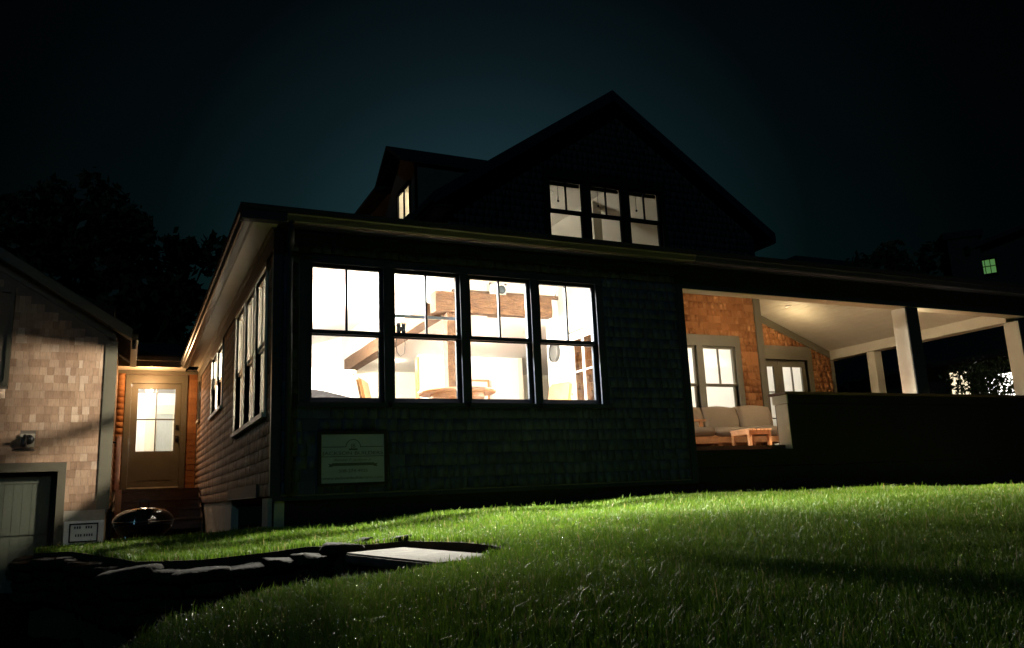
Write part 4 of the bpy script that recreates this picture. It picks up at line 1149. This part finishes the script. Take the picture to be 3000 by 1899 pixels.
# ------------------------------------------------------------------ things in the lit room
tb = thing('dining_table', 'round wooden table behind the middle front windows', 'table', (2.28, .72, .70))
MB().lathe([(.001, -.035), (.44, -.035), (.465, -.03), (.478, -.012), (.475, 0), (.001, 0)], (2.28, .72, 1.45), 48).build('table_top', 'table_wood', tb, smooth=False)
MB().lathe([(.30, -.09), (.33, -.09), (.33, -.036), (.30, -.036)], (2.28, .72, 1.45), 40).build('apron', 'table_wood', tb)
MB().lathe([(.30, 0), (.28, .03), (.07, .06), (.05, .2), (.06, .45), (.10, .64), (.12, .66)], (2.28, .72, .70), 24).build('pedestal', 'table_wood', tb, smooth=True)
def chair(x, y, rz, label):
    c = thing('dining_chair', label, 'chair', (x, y, .70), 'dining chairs round the table')
    M_ = Matrix.Translation((x, y, .70)) @ Matrix.Rotation(rz, 4, 'Z')
    def part(name, mat, b, bev=.01, shear=0):
        mb = MB(); mb.bbox(*b, bev=bev)
        mb.v = [tuple(M_ @ Vector((vx, vy + shear * max(0, vz - .45), vz))) for vx, vy, vz in mb.v]
        return mb.build(name, mat, c)
    part('seat', 'leather', (-.23, .23, -.23, .23, .42, .49), .025)
    part('backrest', 'leather', (-.21, .21, .18, .245, .46, .95), .03, .22)
    for lx in (-.21, .17):
        for ly in (-.21, .17): part('leg', 'teak', (lx, lx + .04, ly, ly + .04, 0, .42), .004)
    return c
chair(1.50, 1.02, R(62), 'tan leather chair back seen low between the two left front windows')
chair(3.66, 1.05, R(-70), 'tan leather chair back low in the rightmost front window')
gs = thing('armchair', 'grey upholstered armchair low in the leftmost front window', 'armchair', (.72, .95, .70))
cushion('seat_cushion', gs, .35, 1.1, .75, 1.45, .95, 1.17, 'grey_cloth')
MB().prism([(.30, .55, .72), (1.28, .55, .72), (1.28, .55, 1.27), (1.05, .55, 1.32), (.62, .55, 1.42), (.46, .55, 1.44), (.44, .55, 1.55), (.38, .55, 1.56), (.30, .55, 1.47)], (0, .16, 0)).build('backrest', 'grey_cloth', gs)
for x in (.28, 1.12): MB().bbox(x, x + .14, .72, 1.45, .74, 1.25, .03).build('arm', 'grey_cloth', gs)
def pendant(x, y, z, zc, power, label):
    pn = thing('pendant_lamp', label, 'lamp', (x, y, zc), 'pendant lamps')
    MB().lathe([(.06, 0), (.06, -.02), (.01, -.025)], (x, y, zc), 20).build('canopy', 'metal_black', pn)
    MB().tube([(x, y, zc - .02), (x, y, z + .09)], .004, 6).build('cord', 'rubber', pn)
    MB().lathe([(.018, .09), (.02, .04), (.045, .0), (.047, -.03), (.03, -.06), (.001, -.07)], (x, y, z), 20).build('bulb', 'bulb_white', pn, smooth=True)
    L = bpy.data.lights.new('lamp_light', 'POINT'); L.energy = power; L.color = (1, .91, .78); L.shadow_soft_size = .08
    lo = bpy.data.objects.new('lamp_light', L); link(lo, pn, Vector((x, y, z - .13)) - WL[pn])
pendant(1.2, 4.6, 2.81, 3.34, 420, 'bare bulb pendant deep in the room behind the leftmost front window')
pendant(4.74, 1.5, 2.27, 3.42, 25, 'bare bulb pendant at the right edge of the rightmost front window')
bn = thing('binoculars', 'black binoculars standing on the sash rail of a front window', 'binoculars', (1.385, .10, 1.997))
for x in (1.355, 1.415):
    MB().lathe([(.026, 0), (.026, .035), (.021, .05), (.021, .09), (.024, .1), (.024, .125), (.019, .128)], (x, .10, 1.997), 16).build('barrel', 'rubber', bn, smooth=True)
MB().box(1.37, 1.40, .09, .115, 2.04, 2.085).build('bridge', 'rubber', bn)
MB().tube([(1.34, .125, 2.05), (1.335, .13, 1.9), (1.345, .13, 1.80), (1.385, .13, 1.755), (1.43, .13, 1.79), (1.44, .13, 1.9), (1.435, .125, 2.05)], .004, 6).build('strap', 'rubber', bn)
box('blind_rail', 'white_paint', house, 1.26, 2.06, .135, .15, 2.20, 2.235)
MB().tube([(3.38, .14, 2.71), (3.385, .14, 2.60)], .003, 5).lathe([(.001, -.015), (.013, -.006), (.013, .006), (.001, .013)], (3.385, .14, 2.59), 10).build('blind_cord', 'rubber', house)
ck = thing('wall_clock', 'round dark-rimmed wall clock inside the rightmost front window', 'clock', (5.075, 3.33, 2.48))
MB().lathe([(.10, 0), (.165, 0), (.165, -.05), (.145, -.06), (.14, -.03), (.10, -.03)], (5.078, 3.33, 2.48), 36, 'x').build('rim', 'grey_paint', ck, smooth=False)
MB().lathe([(.13, -.005), (.13, -.02)], (5.078, 3.33, 2.48), 36, 'x').build('face', 'paper', ck)
pf = thing('framed_picture', 'framed picture hung low on the pale back wall', 'picture', (4.95, 6.79, 1.9))
mb = MB(); mb.box(4.55, 4.58, 6.76, 6.80, 1.5, 2.52); mb.box(5.32, 5.36, 6.76, 6.80, 1.5, 2.52); mb.box(4.58, 5.32, 6.76, 6.80, 2.48, 2.52); mb.box(4.58, 5.32, 6.76, 6.80, 1.5, 1.54); mb.build('frame', 'teak', pf)
box('print', 'paper', pf, 4.58, 5.32, 6.775, 6.79, 1.54, 2.48)
ds = thing('letter_sign', 'small white sign with a round letter D on the timber beam', 'sign', (3.94, 3.05, 3.34))
box('plate', 'paper', ds, 3.80, 4.08, 3.04, 3.055, 3.335, 3.50)
MB().lathe([(.062, 0), (.07, 0), (.07, -.008), (.062, -.008)], (4.005, 3.038, 3.42), 28, 'y').build('ring', 'sign_ink', ds)
text('D', 4.005, 3.42, .075, ds, y=3.034)
mb = MB(); mb.box(3.79, 3.82, 3.02, 3.06, 3.49, 3.52); mb.box(4.06, 4.09, 3.02, 3.06, 3.49, 3.52)
for i in range(4): mb.box(3.825 + i * .022, 3.832 + i * .022, 3.035, 3.04, 3.36, 3.47)
mb.build('clip', 'grey_paint', ds)
cb = thing('white_cabinet', 'tall white cabinet with cream cap inside the leftmost front window', 'cabinet', (1.5, 6.1, .70))
box('body', 'white_paint', cb, .35, 2.28, 5.85, 6.4, .70, 2.44)
box('cap', 'cream_paint', cb, .30, 2.33, 5.80, 6.42, 2.44, 2.50)
for x in (.37, 1.02, 1.66): MB().bbox(x, x + .61, 5.82, 5.85, .80, 2.40, .004).build('door', 'white_paint', cb)
fd = thing('glazed_inner_door', 'white glazed double door in the room\'s side wall', 'door', (5.12, 2.1, .70))
mb = MB()
for y0_, y1_ in ((1.27, 1.37), (1.99, 2.18), (2.80, 2.90)): mb.box(5.10, 5.14, y0_, y1_, .72, 2.70)
for y0_, y1_ in ((1.37, 1.99), (2.18, 2.80)):
    mb.box(5.10, 5.14, y0_, y1_, 2.58, 2.70); mb.box(5.10, 5.14, y0_, y1_, .72, 1.0)
    yc = (y0_ + y1_) / 2; mb.box(5.105, 5.135, yc - .015, yc + .015, 1.0, 2.58)
    for z in (1.5, 2.05): mb.box(5.106, 5.134, y0_, y1_, z, z + .025)
mb.build('leaf', 'white_paint', fd)
for y0_, y1_ in ((1.37, 1.99), (2.18, 2.80)): MB().add([(5.12, y0_, 1.0), (5.12, y1_, 1.0), (5.12, y1_, 2.58), (5.12, y0_, 2.58)], [(0, 1, 2, 3)]).build('pane', 'glass', fd, recalc=False)
box('casing', 'cream_paint', fd, 5.06, 5.079, 1.15, 3.02, 2.72, 2.92)
MB().lathe([(.02, 0), (.02, -.03), (.035, -.04), (.035, -.06), (.01, -.07)], (5.10, 2.86, 1.72), 16, 'x').build('door_handle', 'brass', fd)
jr = thing('sugar_jar', 'small white jar with dark window standing on the round table', 'jar', (2.42, .80, 1.45))
MB().lathe([(.045, 0), (.05, .02), (.05, .10), (.04, .11), (.001, .112)], (2.42, .80, 1.45), 20).build('body', 'white_paint', jr, smooth=True)
MB().box(2.405, 2.435, .745, .752, 1.50, 1.53).build('window', 'sign_ink', jr)
dsh = thing('wooden_dish', 'shallow wooden dish on the round table', 'dish', (2.12, .70, 1.45))
MB().lathe([(.03, 0), (.07, .008), (.10, .025), (.096, .026), (.06, .012), (.001, .008)], (2.12, .70, 1.45), 24).build('bowl', 'table_wood', dsh, smooth=True)
for x, lab in ((2.27, 'small grey salt shaker next to the dish on the round table'), (2.33, 'small grey pepper shaker next to the jar on the round table')):
    s = MB().lathe([(.016, 0), (.017, .03), (.012, .045), (.015, .055), (.001, .065)], (x, .74, 1.45), 12).build('shaker', 'grey_paint', None, smooth=True)
    tag(s, lab, 'shaker')

# ------------------------------------------------------------------ neighbours and trees
nh = thing('neighbour_house', 'dark neighbouring house with a low hipped roof right of the gable', 'house', (22.5, 14, -.3))
box('wall', 'far_wall', nh, 20.5, 27, 11.5, 18, -.5, 6.6)
MB().add([(19.2, 11.0, 6.5), (27.4, 11.0, 6.5), (27.4, 18.5, 6.5), (19.2, 18.5, 6.5), (20.55, 13.0, 8.3), (26, 13.0, 8.3), (26, 16.5, 8.3), (20.55, 16.5, 8.3)],
         [(0, 1, 5, 4), (1, 2, 6, 5), (2, 3, 7, 6), (3, 0, 4, 7), (4, 5, 6, 7), (0, 3, 2, 1)]).build('roof', 'asphalt_roof', nh)
tw = thing('neighbour_tower', 'dark square tower with flat cap behind the trees', 'tower', (23.3, 9.0, -.3))
MB().prism([(23.0, 8.75, -.5), (23.65, 8.1, -.5), (24.4, 8.9, -.5), (23.75, 9.6, -.5)], (0, 0, 8.35)).build('wall', 'far_wall', tw)
MB().prism([(22.88, 8.8, 7.82), (23.72, 7.95, 7.82), (24.6, 8.9, 7.82), (23.75, 9.8, 7.82)], (0, 0, .22)).build('roof', 'asphalt_roof', tw)
MB().box(23.30, 23.42, 8.30, 8.42, 7.2, 7.5).build('window', 'metal_black', tw)
gh_ = thing('green_window_house', 'dark gabled house at the edge with a green-lit window', 'house', (24, 6, -.4))
U2 = Vector((.53, -.85, 0)); 
def gp(u, n, z): q = Vector((23.57, 8.30, 0)) + U2 * u + Vector((-.85, -.53, 0)) * n; return (q.x, q.y, z)
def gbox(mb, u0, u1, n0, n1, z0, z1): return mb.hexa([gp(u0, n0, z0), gp(u1, n0, z0), gp(u1, n1, z0), gp(u0, n1, z0), gp(u0, n0, z1), gp(u1, n0, z1), gp(u1, n1, z1), gp(u0, n1, z1)])
mb = MB(); mb.hexa([gp(-.2, -.2, -.6), gp(5, -.2, -.6), gp(5, -5, -.6), gp(-.2, -5, -.6), gp(-.2, -.2, 7.25), gp(5, -.2, 8.6), gp(5, -5, 8.6), gp(-.2, -5, 7.25)]); mb.build('wall', 'far_wall', gh_)
mb = MB(); mb.hexa([gp(-.5, .15, 7.28), gp(5, .15, 8.62), gp(5, -5, 8.62), gp(-.5, -5, 7.28), gp(-.5, .15, 7.42), gp(5, .15, 8.76), gp(5, -5, 8.76), gp(-.5, -5, 7.42)]); mb.build('roof', 'asphalt_roof', gh_)
mb = MB(); gbox(mb, .06, .12, -.19, -.14, 6.5, 7.08); gbox(mb, .56, .62, -.19, -.14, 6.5, 7.08); gbox(mb, .12, .56, -.19, -.14, 7.02, 7.08); gbox(mb, .12, .56, -.19, -.14, 6.5, 6.56)
gbox(mb, .255, .275, -.19, -.15, 6.56, 7.02); gbox(mb, .405, .425, -.19, -.15, 6.56, 7.02); gbox(mb, .12, .56, -.188, -.152, 6.79, 6.81)
gw_ = mb.build('window', 'black_trim', gh_)
for u0_, u1_ in ((.12, .255), (.275, .405), (.425, .56)):
    for z0_, z1_ in ((6.56, 6.79), (6.81, 7.02)):
        mb = MB(); gbox(mb, u0_, u1_, -.195, -.185, z0_, z1_); mb.build('pane', 'window_glow_green', gw_)
hh = thing('lit_cottage', 'dark low cottage with lit windows behind the hedge', 'house', (19.5, 5, -.3))
box('wall', 'far_wall', hh, 18.0, 22, 1, 9, -.6, 3.0)
MB().prism([(17.6, .6, 2.95), (17.6, 9.4, 2.95), (20, 9.4, 4.3), (20, .6, 4.3)], (0, 0, .12)).build('roof', 'asphalt_roof', hh)
def litwin(y0, y1, z0, z1, mat):
    mb = MB(); mb.box(17.93, 17.998, y0 - .07, y0, z0 - .07, z1 + .07); mb.box(17.93, 17.998, y1, y1 + .07, z0 - .07, z1 + .07); mb.box(17.93, 17.998, y0, y1, z1, z1 + .07); mb.box(17.93, 17.998, y0, y1, z0 - .07, z0)
    mb.box(17.94, 17.985, (y0 + y1) / 2 - .015, (y0 + y1) / 2 + .015, z0, z1)
    w = mb.build('window', 'black_trim', hh)
    MB().box(17.97, 17.995, y0, (y0 + y1) / 2 - .016, z0, z1).build('pane', mat, w); MB().box(17.97, 17.995, (y0 + y1) / 2 + .016, y1, z0, z1).build('pane', mat, w)
litwin(5.15, 5.7, 2.1, 2.78, 'window_glow_cream')
litwin(3.9, 4.75, 1.75, 2.55, 'window_glow_white')
litwin(2.8, 3.5, 1.9, 2.85, 'window_glow_cream')

def leaves(n, centers, radii, size, seed, flat=1.0, shell=.55):
    g = np.random.default_rng(seed)
    c = np.asarray(centers, float); r = np.asarray(radii, float)
    k = g.choice(len(c), n, p=(r ** 2) / (r ** 2).sum())
    d = g.normal(size=(n, 3)); d /= np.linalg.norm(d, axis=1)[:, None]
    rad = r[k] * (shell + (1 - shell) * g.random(n)) * (1 + .12 * g.normal(size=n))
    p = c[k] + d * rad[:, None] * np.array([1, 1, flat])
    a = g.normal(size=(n, 3)); a /= np.linalg.norm(a, axis=1)[:, None]
    b = np.cross(a, g.normal(size=(n, 3))); b /= np.linalg.norm(b, axis=1)[:, None]
    s = size * (.6 + .8 * g.random(n))[:, None]
    v = np.stack([p - a * s, p + b * s * .45, p + a * s, p - b * s * .45], 1).reshape(-1, 3)
    return v, np.arange(4 * n), [4] * n
def tree(name, label, x, y, h, spread, seed, group, nleaf=5200, leafsize=.17):
    zb = -.6
    t_ = thing(name, label, 'tree', (x, y, zb), group)
    g = random.Random(seed)
    trunk = [(x, y, zb), (x + g.uniform(-.2, .2), y, h * .35), (x + g.uniform(-.3, .3), y, h * .7), (x, y, h * .9)]
    mb = MB().tube(trunk, [.22, .17, .10, .03], 8)
    cs = []; rs = []
    for i in range(26):
        a = g.uniform(0, 6.28); zz = g.uniform(.28, 1.0) * h; rr_ = spread * (1.05 - abs(zz / h - .55) * 1.3) * g.uniform(.25, 1)
        c = (x + rr_ * math.cos(a), y + rr_ * math.sin(a), zz - .3)
        cs.append(c); rs.append(spread * g.uniform(.2, .42))
        if i % 2 == 0: mb.tube([(x, y, zz * .75), ((x + c[0]) / 2, (y + c[1]) / 2, zz * .9), c], [.06, .04, .015], 5)
    mb.build('trunk', 'bark', t_)
    v, f, n_ = leaves(nleaf, cs, rs, leafsize, seed)
    np_mesh('crown', v - np.array(WL[t_]), f, n_, 'leaf_dark', t_)
    return t_
tl = [('tall dark tree rising behind the garage ridge', -3.2, 19.5, 10.9, 2.2), ('dark tree leaning toward the house eave behind the breezeway', .1, 18.5, 8.6, 1.9), ('bushy dark tree low behind the breezeway roof', -.9, 16.5, 6.6, 1.8),
      ('dark tree with thin crown behind the garage roof slope', -5.2, 18, 9.3, 2.3), ('dark tree filling the gap beside the garage gutter', -2.0, 17.5, 8.9, 1.9)]
for i, (lab, x, y, h_, s_) in enumerate(tl): tree('tree', lab, x, y, h_, s_, 30 + i, 'trees behind the breezeway')
tr = [('rounded dark tree between the hipped roof and the tower', 22.2, 11.0, 7.9, 2.0), ('dark tree left of the square tower', 23.4, 10.6, 8.2, 1.9), ('low dark tree in front of the hipped neighbouring roof', 21.0, 9.4, 6.0, 1.7)]
for i, (lab, x, y, h_, s_) in enumerate(tr): tree('tree', lab, x, y, h_, s_, 60 + i, 'trees by the neighbouring houses', 4500, .15)
hd = thing('hedge', 'leafy dark hedge in front of the lit cottage windows', 'hedge', (16.4, 3.8, -.3))
g = random.Random(5)
cs = [(16.3 + g.uniform(-.5, .5), 2.0 + .32 * i, g.uniform(.3, 2.4) * (1 if i < 9 else .75)) for i in range(13) for _ in range(3)]
v, f, n_ = leaves(9500, cs, [g.uniform(.3, .5) for _ in cs], .055, 9)
np_mesh('foliage', v - np.array(WL[hd]), f, n_, 'leaf_dark', hd)
mb = MB()
for i in range(13): mb.tube([(16.3, 2.0 + .32 * i, -.5), (16.3 + g.uniform(-.2, .2), 2.0 + .32 * i, 1.0), (16.3 + g.uniform(-.3, .3), 2.0 + .32 * i + g.uniform(-.2, .2), 2.1)], [.03, .02, .008], 5)
mb.build('stem', 'bark', hd)

# ------------------------------------------------------------------ lawn grass
def grass_blades():
    g = np.random.default_rng(11)
    c = np.array([CAM.x, CAM.y])
    X, Y, S = [], [], []
    for r0, r1, dens in ((.6, 3.0, 13000), (3.0, 5.0, 9500), (5.0, 8.0, 5200), (8.0, 12.0, 2600), (12.0, 19.0, 900)):
        a0, a1 = R(90 - 25.5 - 50), R(90 - 25.5 + 50)
        n = int(dens * .5 * (a1 - a0) * (r1 * r1 - r0 * r0))
        r = np.sqrt(g.random(n) * (r1 * r1 - r0 * r0) + r0 * r0); a = a0 + (a1 - a0) * g.random(n)
        X.append(c[0] + r * np.cos(a)); Y.append(c[1] + r * np.sin(a)); S.append(r)
    x, y, r = np.concatenate(X), np.concatenate(Y), np.concatenate(S)
    k = in_lawn(x, y)
    k &= ~((x > -.03) & (y > .0) & (x < 12.4)) & ~((x < .1) & (y > 3.3))
    k &= ~((x > -1.56) & (y > 7.5))
    slab_ = (x > .05) & (x < .82) & (y > -4.02) & (y < -2.30) & (y < -2.53 + (x - .11) * .39 + .0) & (y > -4.0 + (x - .281) * .33)
    inq = in_poly(x, y, [(.27, -4.02), (.78, -3.85), (.62, -2.33), (.10, -2.53)])
    k &= ~inq
    # thin near the wall foot
    x, y, r = x[k], y[k], r[k]
    n = len(x)
    z = gz_np(x, y)
    clump = np.sin(x * 5.3 + np.sin(y * 4.1) * 1.7) * np.sin(y * 6.1 + np.sin(x * 3.7)) * .5 + .5
    h = (.028 + .030 * g.random(n) + .016 * clump) * (1 + .7 * (g.random(n) < .025))
    w = .0012 + .0010 * g.random(n); w = w * (1 + np.clip(r - 3, 0, 20) * .22)
    az = g.random(n) * 2 * np.pi
    lean = np.abs(g.normal(0, .45, n)) + .08
    dx, dy = np.cos(az), np.sin(az)
    sx, sy = -dy, dx
    base = np.stack([x, y, z - .004], 1)
    side = np.stack([sx * w, sy * w, np.zeros(n)], 1)
    d1 = np.stack([dx * h * lean * .22, dy * h * lean * .22, h * .55], 1)
    d2 = np.stack([dx * h * lean * .85, dy * h * lean * .85, h * (1 - .25 * np.clip(lean, 0, 1.6))], 1)
    v = np.stack([base - side, base + side, base + d1 + side * .85, base + d1 - side * .85, base + d2], 1)
    b0 = np.arange(n)[:, None] * 5
    f = np.concatenate([b0 + np.array([[0, 1, 2, 3]]), b0 + np.array([[3, 2, 4]])], 1).ravel()
    o = np_mesh('grass', v.reshape(-1, 3), f, np.tile([4, 3], n), 'grass_blade')
    tag(o, 'short green lawn grass lit by the windows', 'grass', kind='stuff')
    # dew drops on some near tips
    idx = np.where((r < 6.5) & (g.random(n) < .07))[0]
    tip = (base + d2)[idx]
    m = len(idx)
    oc = np.array([(1, 0, 0), (0, 1, 0), (-1, 0, 0), (0, -1, 0), (0, 0, 1), (0, 0, -1)], float)
    rad = (.0015 + .0022 * g.random(m) ** 2)
    vv_ = (tip[:, None, :] + oc[None] * rad[:, None, None]).reshape(-1, 3)
    fo = np.array([(0, 1, 4), (1, 2, 4), (2, 3, 4), (3, 0, 4), (1, 0, 5), (2, 1, 5), (3, 2, 5), (0, 3, 5)])
    ff_ = (np.arange(m)[:, None, None] * 6 + fo[None]).ravel()
    o = np_mesh('dew', vv_, ff_, [3] * (8 * m), 'dew', smooth=True)
    tag(o, 'glinting dew drops on the near lawn grass', 'dew', kind='stuff')
    print('blades', n, 'dew', m)
def in_poly(x, y, P):
    ins = np.zeros(x.shape, bool); n = len(P)
    for i in range(n):
        x0, y0 = P[i]; x1, y1 = P[(i + 1) % n]
        ins ^= ((y0 > y) != (y1 > y)) & (x < (x1 - x0) * (y - y0) / (y1 - y0 + 1e-12) + x0)
    return ins
grass_blades()
emit_shingles(300)
